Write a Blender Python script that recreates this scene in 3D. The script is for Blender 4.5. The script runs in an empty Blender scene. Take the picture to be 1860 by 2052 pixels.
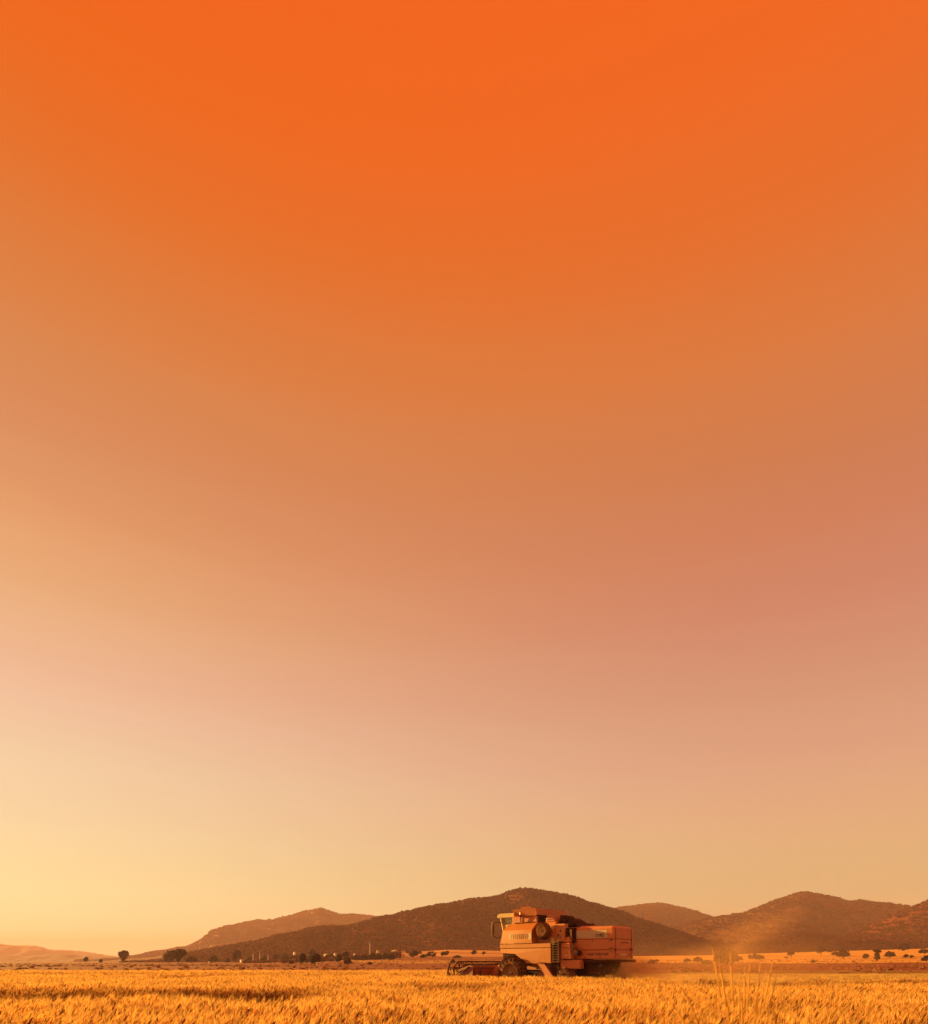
import bpy, math, random
import numpy as np
from mathutils import Vector, Matrix

# ------------------------------------------------------------------ camera, world, sun, exposure
SC = bpy.context.scene
COL = SC.collection
F = 1400.0            # focal length in pixels of the 1860 px wide photograph
HOR = 1928.0          # row of the horizon
CZ = 1.45             # camera height
cam_d = bpy.data.cameras.new('camera')
cam = bpy.data.objects.new('camera', cam_d)
COL.objects.link(cam)
cam.location = (0, 0, CZ)
cam.rotation_euler = (math.radians(90), 0, 0)
cam_d.sensor_fit = 'HORIZONTAL'
cam_d.sensor_width = 36.0
cam_d.lens = 36.0 * F / 1860.0
# the frame is portrait: with a horizontal fit the shift unit is the frame width
cam_d.shift_y = (HOR - 1026.0) / 1860.0
cam_d.clip_start = 0.05
cam_d.clip_end = 20000
cam_d.dof.use_dof = True
cam_d.dof.focus_distance = 33.0
cam_d.dof.aperture_fstop = 5.0
SC.camera = cam

SUN_AZ = math.radians(147)      # counter-clockwise from +X
SUN_EL = math.radians(10)
sun_dir = Vector((math.cos(SUN_AZ) * math.cos(SUN_EL), math.sin(SUN_AZ) * math.cos(SUN_EL), math.sin(SUN_EL)))
sd = bpy.data.lights.new('sun', 'SUN')
sd.energy = 5.0
sd.color = (1.0, 0.60, 0.13)
sd.angle = math.radians(0.6)
sun = bpy.data.objects.new('sun', sd)
COL.objects.link(sun)
sun.rotation_euler = sun_dir.to_track_quat('Z', 'Y').to_euler()

SC.view_settings.view_transform = 'Standard'
SC.view_settings.look = 'None'
SC.view_settings.gamma = 1.0
EXPO = 1.7
SC.view_settings.exposure = EXPO
SC.cycles.volume_bounces = 1
SC.cycles.max_bounces = 6
SC.cycles.transparent_max_bounces = 12
SC.cycles.use_denoising = True


def lin(c):
    out = []
    for v in c:
        v = v / 255.0
        out.append(v / 12.92 if v <= 0.04045 else ((v + 0.055) / 1.055) ** 2.4)
    return out


world = bpy.data.worlds.new('World')
SC.world = world
world.use_nodes = True
nt = world.node_tree
nt.nodes.clear()
N = nt.nodes.new
L = nt.links.new
out = N('ShaderNodeOutputWorld')
tc = N('ShaderNodeTexCoord')
sep = N('ShaderNodeSeparateXYZ')
L(tc.outputs['Generated'], sep.inputs[0])


def math_node(tree, op, a=None, b=None, clamp=False):
    n = tree.nodes.new('ShaderNodeMath')
    n.operation = op
    n.use_clamp = clamp
    for i, v in enumerate((a, b)):
        if v is None:
            continue
        if isinstance(v, (int, float)):
            n.inputs[i].default_value = v
        else:
            tree.links.new(v, n.inputs[i])
    return n.outputs[0]


elev = math_node(nt, 'MULTIPLY', math_node(nt, 'ARCSINE', sep.outputs[2]), 2 / math.pi, True)
hl = math_node(nt, 'SQRT', math_node(nt, 'ADD', math_node(nt, 'MULTIPLY', sep.outputs[0], sep.outputs[0]),
                                     math_node(nt, 'MULTIPLY', sep.outputs[1], sep.outputs[1])))
dot = math_node(nt, 'ADD', math_node(nt, 'MULTIPLY', sep.outputs[0], math.cos(SUN_AZ)),
                math_node(nt, 'MULTIPLY', sep.outputs[1], math.sin(SUN_AZ)))
cosd = math_node(nt, 'DIVIDE', dot, math_node(nt, 'MAXIMUM', hl, 0.02))
tt = math_node(nt, 'POWER', math_node(nt, 'MULTIPLY', math_node(nt, 'ADD', cosd, 0.01), 1 / 0.928, True), 2.2)


def sky_ramp(rows):
    r = N('ShaderNodeValToRGB')
    r.color_ramp.interpolation = 'CARDINAL'
    rows = sorted(rows, key=lambda a: a[0])
    e = r.color_ramp.elements
    while len(e) > 1:
        e.remove(e[-1])
    for i, (deg, c) in enumerate(rows):
        el = e[0] if i == 0 else e.new(deg / 90.0)
        el.position = deg / 90.0
        el.color = (*[v / 2 ** EXPO for v in lin(c)], 1)
    L(elev, r.inputs[0])
    return r.outputs[0]


# elevation in degrees, sky colour as displayed
sun_side = sky_ramp([(0, (252.8, 268.5, 186.1)), (3, (248.3, 248.2, 181.4)), (6, (243.1, 232.2, 172.4)), (10, (237.2, 218.0, 171.4)), (14.5, (234.7, 207.4, 168.7)), (19, (232.6, 189.5, 155.7)), (24, (228.6, 175.1, 129.4)), (28.5, (223.1, 157.9, 109.6)), (33, (214.6, 140.6, 94.1)), (38, (215.2, 129.5, 74.6)), (43, (222.0, 115.2, 50.3)), (48, (233.4, 101.7, 27.1)), (54, (239.3, 95.8, 24.4)), (65, (242.2, 96.2, 26.0)), (90, (243.1, 97.9, 29.9))])
far_side = sky_ramp([(0, (165.1, 164.8, 122.7)), (3, (180.3, 169.3, 124.2)), (6, (193.9, 173.7, 125.8)), (10, (208.8, 169.4, 128.1)), (14.5, (209.0, 159.3, 128.5)), (19, (204.4, 148.0, 119.0)), (24, (201.5, 133.3, 107.5)), (28.5, (201.2, 124.5, 93.7)), (33, (202.9, 120.7, 80.4)), (38, (212.2, 118.3, 65.0)), (43, (222.8, 109.7, 47.0)), (48, (232.8, 101.8, 34.0)), (54, (239.9, 97.6, 24.6)), (65, (242.3, 96.3, 26.0)), (90, (243.1, 97.9, 29.9))])
mx = N('ShaderNodeMix')
mx.data_type = 'RGBA'
L(tt, mx.inputs[0])
L(far_side, mx.inputs[6])
L(sun_side, mx.inputs[7])
sky = N('ShaderNodeTexSky')
sky.sky_type = 'NISHITA'
sky.sun_disc = False
sky.sun_elevation = SUN_EL
sky.sun_rotation = math.radians(-57)
tint = N('ShaderNodeMix')
tint.data_type = 'RGBA'
tint.blend_type = 'MULTIPLY'
tint.inputs[0].default_value = 1
L(sky.outputs[0], tint.inputs[6])
tint.inputs[7].default_value = (1.0, 0.25, 0.04, 1)
b1 = N('ShaderNodeBackground')
b1.inputs[1].default_value = 0.05 * 0.03
L(tint.outputs[2], b1.inputs[0])
b2 = N('ShaderNodeBackground')
b2.inputs[1].default_value = 1.0
L(mx.outputs[2], b2.inputs[0])
ad = N('ShaderNodeAddShader')
L(b1.outputs[0], ad.inputs[0])
L(b2.outputs[0], ad.inputs[1])
L(ad.outputs[0], out.inputs[0])

# ------------------------------------------------------------------ helpers
rng = np.random.default_rng(7)
random.seed(7)


def link(o, parent=None):
    COL.objects.link(o)
    if parent is not None:
        o.parent = parent
    return o


def tag(o, label=None, cat=None, group=None, kind=None):
    if label:
        o['label'] = label
    if cat:
        o['category'] = cat
    if group:
        o['group'] = group
    if kind:
        o['kind'] = kind
    return o


def empty(name, loc, rz=0.0):
    o = bpy.data.objects.new(name, None)
    o.empty_display_size = 0.3
    o.location = loc
    o.rotation_euler = (0, 0, rz)
    return link(o)


def mat_simple(name, col, rough=0.6, metallic=0.0, noise=0.0, scale=3.0, col2=None, spec=0.4, bump=0.0, detail=5):
    m = bpy.data.materials.new(name)
    m.use_nodes = True
    t = m.node_tree
    b = t.nodes['Principled BSDF']
    b.inputs['Base Color'].default_value = (*col, 1)
    b.inputs['Roughness'].default_value = rough
    b.inputs['Metallic'].default_value = metallic
    b.inputs['Specular IOR Level'].default_value = spec
    if noise > 0 or col2:
        c2 = col2 or tuple(c * (1 - noise) for c in col)
        tcn = t.nodes.new('ShaderNodeTexCoord')
        n = t.nodes.new('ShaderNodeTexNoise')
        n.inputs['Scale'].default_value = scale
        n.inputs['Detail'].default_value = detail
        n.inputs['Roughness'].default_value = 0.65
        t.links.new(tcn.outputs['Object'], n.inputs['Vector'])
        r = t.nodes.new('ShaderNodeValToRGB')
        r.color_ramp.elements[0].position = 0.35
        r.color_ramp.elements[1].position = 0.68
        r.color_ramp.elements[0].color = (*col, 1)
        r.color_ramp.elements[1].color = (*c2, 1)
        t.links.new(n.outputs['Fac'], r.inputs[0])
        t.links.new(r.outputs[0], b.inputs['Base Color'])
        if bump > 0:
            bp = t.nodes.new('ShaderNodeBump')
            bp.inputs['Strength'].default_value = bump
            bp.inputs['Distance'].default_value = 0.02
            t.links.new(n.outputs['Fac'], bp.inputs['Height'])
            t.links.new(bp.outputs[0], b.inputs['Normal'])
    return m


class MB:
    """collects simple shapes into one mesh"""

    def __init__(s):
        s.v = []
        s.f = []

    def add(s, vs, fs):
        o = len(s.v)
        s.v += [tuple(v) for v in vs]
        s.f += [tuple(i + o for i in f) for f in fs]
        return s

    def box(s, x0, x1, y0, y1, z0, z1):
        vs = [(x, y, z) for x in (x0, x1) for y in (y0, y1) for z in (z0, z1)]
        fs = [(0, 1, 3, 2), (4, 6, 7, 5), (0, 4, 5, 1), (2, 3, 7, 6), (0, 2, 6, 4), (1, 5, 7, 3)]
        return s.add(vs, fs)

    def prism(s, poly, y0, y1):
        """polygon in xz (list of (x,z)) between y0 and y1 (numbers or functions of x)"""
        n = len(poly)
        g0 = y0 if callable(y0) else (lambda x, z: y0)
        g1 = y1 if callable(y1) else (lambda x, z: y1)
        vs = [(x, g0(x, z), z) for x, z in poly] + [(x, g1(x, z), z) for x, z in poly]
        fs = [tuple(range(n)), tuple(reversed(range(n, 2 * n)))]
        fs += [(i, i + n, (i + 1) % n + n, (i + 1) % n) for i in range(n)]
        return s.add(vs, fs)

    def tube(s, pts, r, n=8, r2=None):
        pts = [Vector(p) for p in pts]
        rings = []
        for i, p in enumerate(pts):
            d = (pts[min(i + 1, len(pts) - 1)] - pts[max(i - 1, 0)]).normalized()
            up = Vector((0, 0, 1)) if abs(d.z) < 0.9 else Vector((1, 0, 0))
            a = d.cross(up).normalized()
            b = d.cross(a)
            rr = r if r2 is None else r + (r2 - r) * i / (len(pts) - 1)
            rings.append([p + (a * math.cos(2 * math.pi * k / n) + b * math.sin(2 * math.pi * k / n)) * rr for k in range(n)])
        vs = [v for ring in rings for v in ring]
        fs = []
        for i in range(len(pts) - 1):
            for k in range(n):
                fs.append((i * n + k, i * n + (k + 1) % n, (i + 1) * n + (k + 1) % n, (i + 1) * n + k))
        fs.append(tuple(range(n))[::-1])
        fs.append(tuple(range((len(pts) - 1) * n, len(pts) * n)))
        return s.add(vs, fs)

    def lathe_y(s, prof, cx, cz, n=40, closed=False):
        """profile (radius, y) turned about the y axis through cx,cz"""
        m = len(prof)
        vs = []
        for k in range(n):
            a = 2 * math.pi * k / n
            for r, y in prof:
                vs.append((cx + r * math.cos(a), y, cz + r * math.sin(a)))
        fs = []
        mm = m if closed else m - 1
        for k in range(n):
            for j in range(mm):
                fs.append((k * m + j, k * m + (j + 1) % m, ((k + 1) % n) * m + (j + 1) % m, ((k + 1) % n) * m + j))
        return s.add(vs, fs)

    def build(s, name, mat, parent=None, smooth=False, bevel=0.0, auto=None):
        me = bpy.data.meshes.new(name)
        me.from_pydata(s.v, [], s.f)
        me.materials.append(mat)
        import bmesh
        bm = bmesh.new()
        bm.from_mesh(me)
        bmesh.ops.recalc_face_normals(bm, faces=bm.faces)
        if bevel > 0:
            try:
                bmesh.ops.bevel(bm, geom=[e for e in bm.edges if e.is_manifold and e.calc_face_angle(0) > 0.5],
                                offset=bevel, segments=2, profile=0.5, affect='EDGES', clamp_overlap=True)
            except Exception:
                pass
        bm.to_mesh(me)
        bm.free()
        if smooth:
            me.polygons.foreach_set('use_smooth', [True] * len(me.polygons))
            if auto:
                me.set_sharp_from_angle(angle=math.radians(auto))
        o = bpy.data.objects.new(name, me)
        return link(o, parent)


def vnoise(x, y, seed=0):
    """smooth 2-D value noise, 0..1"""
    xi = np.floor(x).astype(np.int64)
    yi = np.floor(y).astype(np.int64)
    xf = x - xi
    yf = y - yi

    def h(a, b):
        n = (a * 374761393 + b * 668265263 + seed * 1442695041) & 0xffffffff
        n = ((n ^ (n >> 13)) * 1274126177) & 0xffffffff
        return ((n ^ (n >> 16)) & 0xffff) / 65535.0
    u = xf * xf * (3 - 2 * xf)
    v = yf * yf * (3 - 2 * yf)
    return (h(xi, yi) * (1 - u) + h(xi + 1, yi) * u) * (1 - v) + (h(xi, yi + 1) * (1 - u) + h(xi + 1, yi + 1) * u) * v


def fbm(x, y, oct=4, seed=0):
    s = 0
    a = 0.5
    t = 0
    for i in range(oct):
        s = s + a * vnoise(x * 2 ** i, y * 2 ** i, seed + i * 17)
        t += a
        a *= 0.5
    return s / t


def sstep(a, b, x):
    t = np.clip((x - a) / (b - a), 0, 1)
    return t * t * (3 - 2 * t)


# ------------------------------------------------------------------ terrain
def lift(u):
    """rise of the valley floor above eye level at its far side, in photo pixels"""
    return np.interp(u, [-800, 520, 620, 720, 820, 900, 1000, 1130, 1250, 1400, 1600, 1860, 2600, 3600],
                     [1.5, 2.0, 7, 14, 23, 27, 25, 19, 14, 16, 22, 30, 34, 34])


def ground_z(x, y):
    x = np.asarray(x, float)
    y = np.asarray(y, float)
    yy = np.maximum(y, 1.0)
    u = 930 + F * np.clip(x / yy, -1.9, 1.9)
    q = sstep(120, 700, yy)
    q = np.where(yy > 120, q, 0)
    z = lift(u) / F * yy * q
    z = z + sstep(90, 200, yy) * (fbm(x / 60, y / 60, 3, 3) - 0.5) * 0.9 * (1 - sstep(260, 700, yy) * 0.4)
    return z


def grid_mesh(name, X, Y, Z, mat, attr=None, smooth=True):
    r, c = X.shape
    me = bpy.data.meshes.new(name)
    vs = np.stack([X, Y, Z], -1).reshape(-1, 3).astype(np.float32)
    idx = np.arange(r * c).reshape(r, c)
    fs = np.stack([idx[:-1, :-1], idx[:-1, 1:], idx[1:, 1:], idx[1:, :-1]], -1).reshape(-1, 4)
    me.vertices.add(len(vs))
    me.vertices.foreach_set('co', vs.ravel())
    me.loops.add(fs.size)
    me.loops.foreach_set('vertex_index', fs.ravel().astype(np.int32))
    me.polygons.add(len(fs))
    me.polygons.foreach_set('loop_start', (np.arange(len(fs)) * 4).astype(np.int32))
    me.polygons.foreach_set('use_smooth', np.ones(len(fs), bool) if smooth else np.zeros(len(fs), bool))
    me.update(calc_edges=True)
    if attr is not None:
        a = me.color_attributes.new('Col', 'FLOAT_COLOR', 'POINT')
        aa = np.concatenate([attr.reshape(-1, 3), np.ones((len(vs), 1))], 1).astype(np.float32)
        a.data.foreach_set('color', aa.ravel())
    me.materials.append(mat)
    o = bpy.data.objects.new(name, me)
    return link(o)


def mat_ground(name, nscale=0.6, contrast=0.45, bump=0.6, stretch=(1, 1, 1), rough=0.95):
    m = bpy.data.materials.new(name)
    m.use_nodes = True
    t = m.node_tree
    b = t.nodes['Principled BSDF']
    b.inputs['Roughness'].default_value = rough
    b.inputs['Specular IOR Level'].default_value = 0.1
    a = t.nodes.new('ShaderNodeAttribute')
    a.attribute_name = 'Col'
    tcn = t.nodes.new('ShaderNodeTexCoord')
    mp = t.nodes.new('ShaderNodeMapping')
    mp.inputs['Scale'].default_value = stretch
    t.links.new(tcn.outputs['Object'], mp.inputs[0])
    n = t.nodes.new('ShaderNodeTexNoise')
    n.inputs['Scale'].default_value = nscale
    n.inputs['Detail'].default_value = 9
    n.inputs['Roughness'].default_value = 0.7
    t.links.new(mp.outputs[0], n.inputs['Vector'])
    r = t.nodes.new('ShaderNodeMapRange')
    r.inputs['From Min'].default_value = 0.3
    r.inputs['From Max'].default_value = 0.7
    r.inputs['To Min'].default_value = 1 - contrast
    r.inputs['To Max'].default_value = 1 + contrast
    t.links.new(n.outputs['Fac'], r.inputs['Value'])
    mu = t.nodes.new('ShaderNodeVectorMath')
    mu.operation = 'SCALE'
    t.links.new(a.outputs['Color'], mu.inputs[0])
    t.links.new(r.outputs[0], mu.inputs['Scale'])
    t.links.new(mu.outputs[0], b.inputs['Base Color'])
    bp = t.nodes.new('ShaderNodeBump')
    bp.inputs['Strength'].default_value = bump
    bp.inputs['Distance'].default_value = 0.4
    t.links.new(n.outputs['Fac'], bp.inputs['Height'])
    t.links.new(bp.outputs[0], b.inputs['Normal'])
    return m


SOIL = np.array([0.08, 0.035, 0.018])
STRAW = np.array([0.34, 0.19, 0.055])
BROWN = np.array([0.22, 0.055, 0.018])
PALE = np.array([0.45, 0.22, 0.08])
GOLD = np.array([0.58, 0.31, 0.065])


TH = math.radians(43)
HX, HY = 3.17, 36.0


def to_local(x, y):
    rx, ry = x - HX, y - HY
    return -rx * math.cos(TH) + ry * math.sin(TH), -rx * math.sin(TH) - ry * math.cos(TH)


def field_colour(x, y):
    yy = np.maximum(y, 1.0)
    u = 930 + F * x / yy
    q = sstep(120, 700, yy)
    v = HOR + CZ * F / yy - lift(u) * q + (fbm(x / 25, y / 25, 3, 5) - 0.5) * 1.2   # row the ground projects near to
    w = (fbm(x / 90, y / 30, 3, 9) - 0.5)
    c = np.zeros(x.shape + (3,))
    c[:] = SOIL

    def put(mask, col):
        m = np.clip(mask, 0, 1)[..., None]
        c[:] = c * (1 - m) + np.asarray(col) * m
    lx, ly = to_local(x, y)
    # harvested ground on the far side of the combine's track
    put(sstep(-1, 0, 2.1 - ly) * sstep(20, 30, yy) * (u > 930), STRAW * 0.8)
    # strips of land by distance
    put(sstep(56, 62, yy + w * 6), BROWN)
    right = sstep(1000, 1200, u)
    put(sstep(74, 80, yy) * right * (1 - sstep(118, 124, yy + w * 14)), STRAW * 0.72)
    # furrow and margin lines in the brown land
    for d0, wd, k in ((104, 3, 0.45), (140, 5, 0.6), (172, 7, 0.55), (215, 10, 0.6), (270, 12, 0.7), (330, 14, 0.6)):
        dd = np.abs(yy + 0.03 * x + w * 12 - d0)
        m = (1 - sstep(wd * 0.4, wd, dd)) * sstep(0.35, 0.6, fbm(x / 40 + d0, y / 300, 3, int(d0)))
        put(m * 0.8, BROWN * k)
    for d0, wd in ((118, 4), (195, 9), (300, 15), (420, 20)):
        dd = np.abs(yy - 0.04 * x + w * 12 - d0)
        m = (1 - sstep(wd * 0.4, wd, dd)) * sstep(0.3, 0.55, fbm(x / 50 + d0, y / 300, 3, int(d0) + 3))
        put(m * 0.55, STRAW * 0.62)
    # bright dry fields on the right slope
    br = sstep(0, 1.0, 1930.5 - v) * sstep(1180, 1300, u)
    put(br, GOLD)
    put(br * (1 - sstep(0.6, 1.4, np.abs(v - 1916.5 - (u - 1700) * 0.004))) * 0.45, BROWN)
    put(br * (1 - sstep(0.4, 1.0, np.abs(v - 1922.5 + (u - 1650) * 0.006))) * 0.35, BROWN)
    # pale fields above the village
    pl = sstep(0, 1.0, 1917 - v) * sstep(790, 830, u) * (1 - sstep(1150, 1250, u))
    put(pl, PALE * 1.1)
    put(pl * (1 - sstep(0.8, 1.8, np.abs(v - 1909 - (u - 900) * 0.02))) * 0.6, BROWN)
    # thin pale track along the village edge
    put((1 - sstep(0.4, 0.9, np.abs(v - 1924.5 - (u - 600) * 0.002))) * sstep(540, 620, u) * (1 - sstep(1000, 1100, u)) * 0.7, PALE)
    put(sstep(0, 1, 1931.5 - v) * sstep(700, 730, u) * (1 - sstep(980, 1020, u)) * sstep(0, 1, v - 1924.5) * 0.6, GOLD * 0.85)
    return c


ys = np.concatenate([np.linspace(-160, 0, 9), np.linspace(5, 70, 60), np.geomspace(71, 1400, 330), np.geomspace(1450, 9000, 12)])
us = np.linspace(-2200, 4000, 620)
YY, UU = np.meshgrid(ys, us, indexing='ij')
XX = (UU - 930) / F * np.maximum(YY, 60) * 1.0
ZZ = ground_z(XX, YY) + (fbm(XX / 3, YY / 3, 2, 1) - 0.5) * 0.05 * (YY < 200)
far = YY > 1400
ZZ = np.where(far, ground_z(XX, np.full_like(YY, 1400)) * 0.6, ZZ)
g = grid_mesh('ground', XX, YY, ZZ, mat_ground('field_soil', 0.5, 0.4, 0.5, (0.6, 1, 1)), field_colour(XX, YY))
tag(g, kind='structure')


# ------------------------------------------------------------------ hills
HILLMAT = mat_ground('dry_hillside', 0.035, 0.35, 0.5)


def hill(name, pts, D, Df, back, rough, col, seed, nt_=60, ulo=None, uhi=None):
    pu = np.array([p[0] for p in pts], float)
    pv = np.array([p[1] for p in pts], float)
    us = np.arange(pu[0], pu[-1] + 1, 3.0)
    rv = np.interp(us, pu, pv)
    k = np.array([1, 2, 3, 2, 1]) / 9.0
    rv = np.convolve(np.pad(rv, 2, mode='edge'), k, 'valid')
    H = CZ - (rv - HOR) / F * D
    t = np.concatenate([np.linspace(0, 1, nt_), 1 + np.linspace(0.06, 1, 14)])
    T, U = np.meshgrid(t, us, indexing='ij')
    d = np.where(T <= 1, Df + (D - Df) * T, D + (T - 1) * back)
    X = (U - 930) / F * d
    Hh = np.broadcast_to(H, T.shape)
    base = np.where(Df < 1300, lift(U) / F * Df, 0) - 1.5
    s = np.where(T <= 1, np.sin(np.clip(T, 0, 1) * math.pi / 2) ** 1.15, np.cos((T - 1) * math.pi / 2))
    Z = base + (Hh - base) * s
    env = np.where(T <= 1, np.sin(np.clip(T, 0, 1) * math.pi), 0.5)
    gul = 1 - np.abs(fbm(X / (D * 0.06) + d / (D * 0.2), d / (D * 0.25), 4, seed) * 2 - 1) * 2
    Z = Z + env * rough * (gul * 0.5 - 0.3) * np.clip((Hh - base) / 60, 0.1, 1)
    Z = Z + (fbm(X / 22, d / 22, 3, seed + 5) - 0.5) * rough * 0.12
    c = np.zeros(T.shape + (3,))
    n = fbm(X / 60, d / 60, 4, seed + 9)[..., None]
    c[:] = np.array(col) * (0.65 + 0.8 * n)
    o = grid_mesh(name, X, d, Z, HILLMAT, c)
    tag(o, kind='structure')
    return dict(X=X, Y=d, Z=Z, nt=nt_)


DARK = (0.10, 0.022, 0.010)
MID = (0.085, 0.028, 0.013)
LITE = (0.10, 0.034, 0.016)
main_hill = hill('hill', [(240, 1934), (330, 1925), (371, 1913), (438, 1901), (490, 1892), (543, 1881), (600, 1868), (616, 1864), (653, 1860), (700, 1858),
                          (727, 1852), (755, 1843), (802, 1835), (834, 1826), (858, 1821), (880, 1817), (910, 1812), (944, 1807),
                          (972, 1804), (999, 1799), (1009, 1794), (1030, 1787), (1040, 1785), (1060, 1785), (1075, 1788), (1110, 1791), (1144, 1798),
                          (1179, 1812), (1220, 1823), (1248, 1831), (1300, 1849), (1327, 1858), (1365, 1870), (1403, 1882), (1432, 1891),
                          (1480, 1903), (1540, 1914)], 1010, 790, 400, 20, DARK, 21, 90)
spur = hill('hill', [(840, 1912), (894, 1902), (926, 1890), (972, 1877), (1000, 1871), (1060, 1868), (1140, 1878), (1230, 1900), (1300, 1916)],
            890, 770, 100, 8, MID, 33, 40)
left_hill = hill('hill', [(150, 1926), (230, 1921), (280, 1915), (298, 1910.5), (327, 1908.5), (367, 1901), (385, 1895), (410, 1882), (425, 1867),
                          (440, 1862), (455, 1860), (490, 1851), (516, 1846), (552, 1843), (578, 1836), (603, 1828), (629, 1826), (634, 1823),
                          (644, 1823), (672, 1835), (687, 1837), (707, 1835), (728, 1838), (755, 1842), (800, 1852), (900, 1880), (1000, 1905)],
                 2700, 1900, 700, 50, LITE, 45, 60)
hill('hill', [(-900, 1890), (-500, 1880), (-250, 1888), (-100, 1893), (0, 1894), (33, 1896.5), (46, 1895), (71, 1896.5), (85, 1899), (99, 1904), (131, 1904), (172, 1907),
              (197, 1911), (230, 1916.5), (262, 1919), (300, 1922), (380, 1927)], 5200, 4200, 1200, 90, (0.03, 0.03, 0.03), 55, 30)
hill('hill', [(-600, 1912), (-200, 1916), (0, 1914.5), (25, 1915), (46, 1918), (74, 1915), (107, 1911.5), (131, 1912), (164, 1916), (197, 1919), (230, 1922), (300, 1926)],
     3700, 3000, 800, 50, (0.035, 0.03, 0.028), 65, 30)
hill('hill', [(120, 1927), (177, 1920.5), (200, 1918), (213, 1918), (246, 1919), (266, 1914), (280, 1915.5), (300, 1916), (340, 1920), (420, 1926)],
     2600, 2100, 500, 30, (0.08, 0.04, 0.025), 75, 30)
right_mid = hill('hill', [(1120, 1850), (1180, 1832), (1225, 1823), (1250, 1819), (1285, 1816), (1300, 1813.5), (1317, 1813), (1336, 1816), (1365, 1822), (1388, 1828),
                          (1413, 1836), (1445, 1846), (1500, 1866), (1600, 1892), (1660, 1905)], 2100, 1600, 500, 45, LITE, 85, 60)
right_big = hill('hill', [(1240, 1908), (1300, 1885), (1350, 1865), (1400, 1850), (1432, 1842), (1451, 1838), (1490, 1835), (1505, 1826), (1537, 1816),
                          (1556, 1809), (1576, 1805), (1590, 1799), (1601, 1794.5), (1618, 1794), (1634, 1796), (1658, 1799), (1675, 1802), (1700, 1809),
                          (1732, 1810.5), (1773, 1814), (1806, 1819), (1826, 1822), (1880, 1832), (1960, 1850), (2080, 1880), (2200, 1905)],
                 1600, 1050, 500, 38, MID, 95, 70)
right_low = hill('hill', [(1380, 1912), (1440, 1902), (1500, 1892), (1560, 1880), (1609, 1872), (1660, 1874), (1720, 1884), (1780, 1895), (1850, 1903)],
     1020, 880, 200, 8, MID, 101, 30)
right_near = hill('hill', [(1600, 1904), (1650, 1896), (1675, 1885), (1700, 1875), (1724, 1865), (1757, 1849), (1790, 1834), (1826, 1822), (1839, 1817),
                           (1860, 1809), (1900, 1795), (1960, 1780), (2060, 1765), (2200, 1760), (2400, 1780), (2700, 1830), (2900, 1890)],
                  980, 790, 400, 18, DARK, 111, 60)
# land beyond the frame goes on: low hills left and right, and behind the camera
hill('hill', [(2500, 1905), (2700, 1870), (3000, 1850), (3400, 1845), (3900, 1880)], 1800, 1200, 500, 30, MID, 121, 30)


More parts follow.
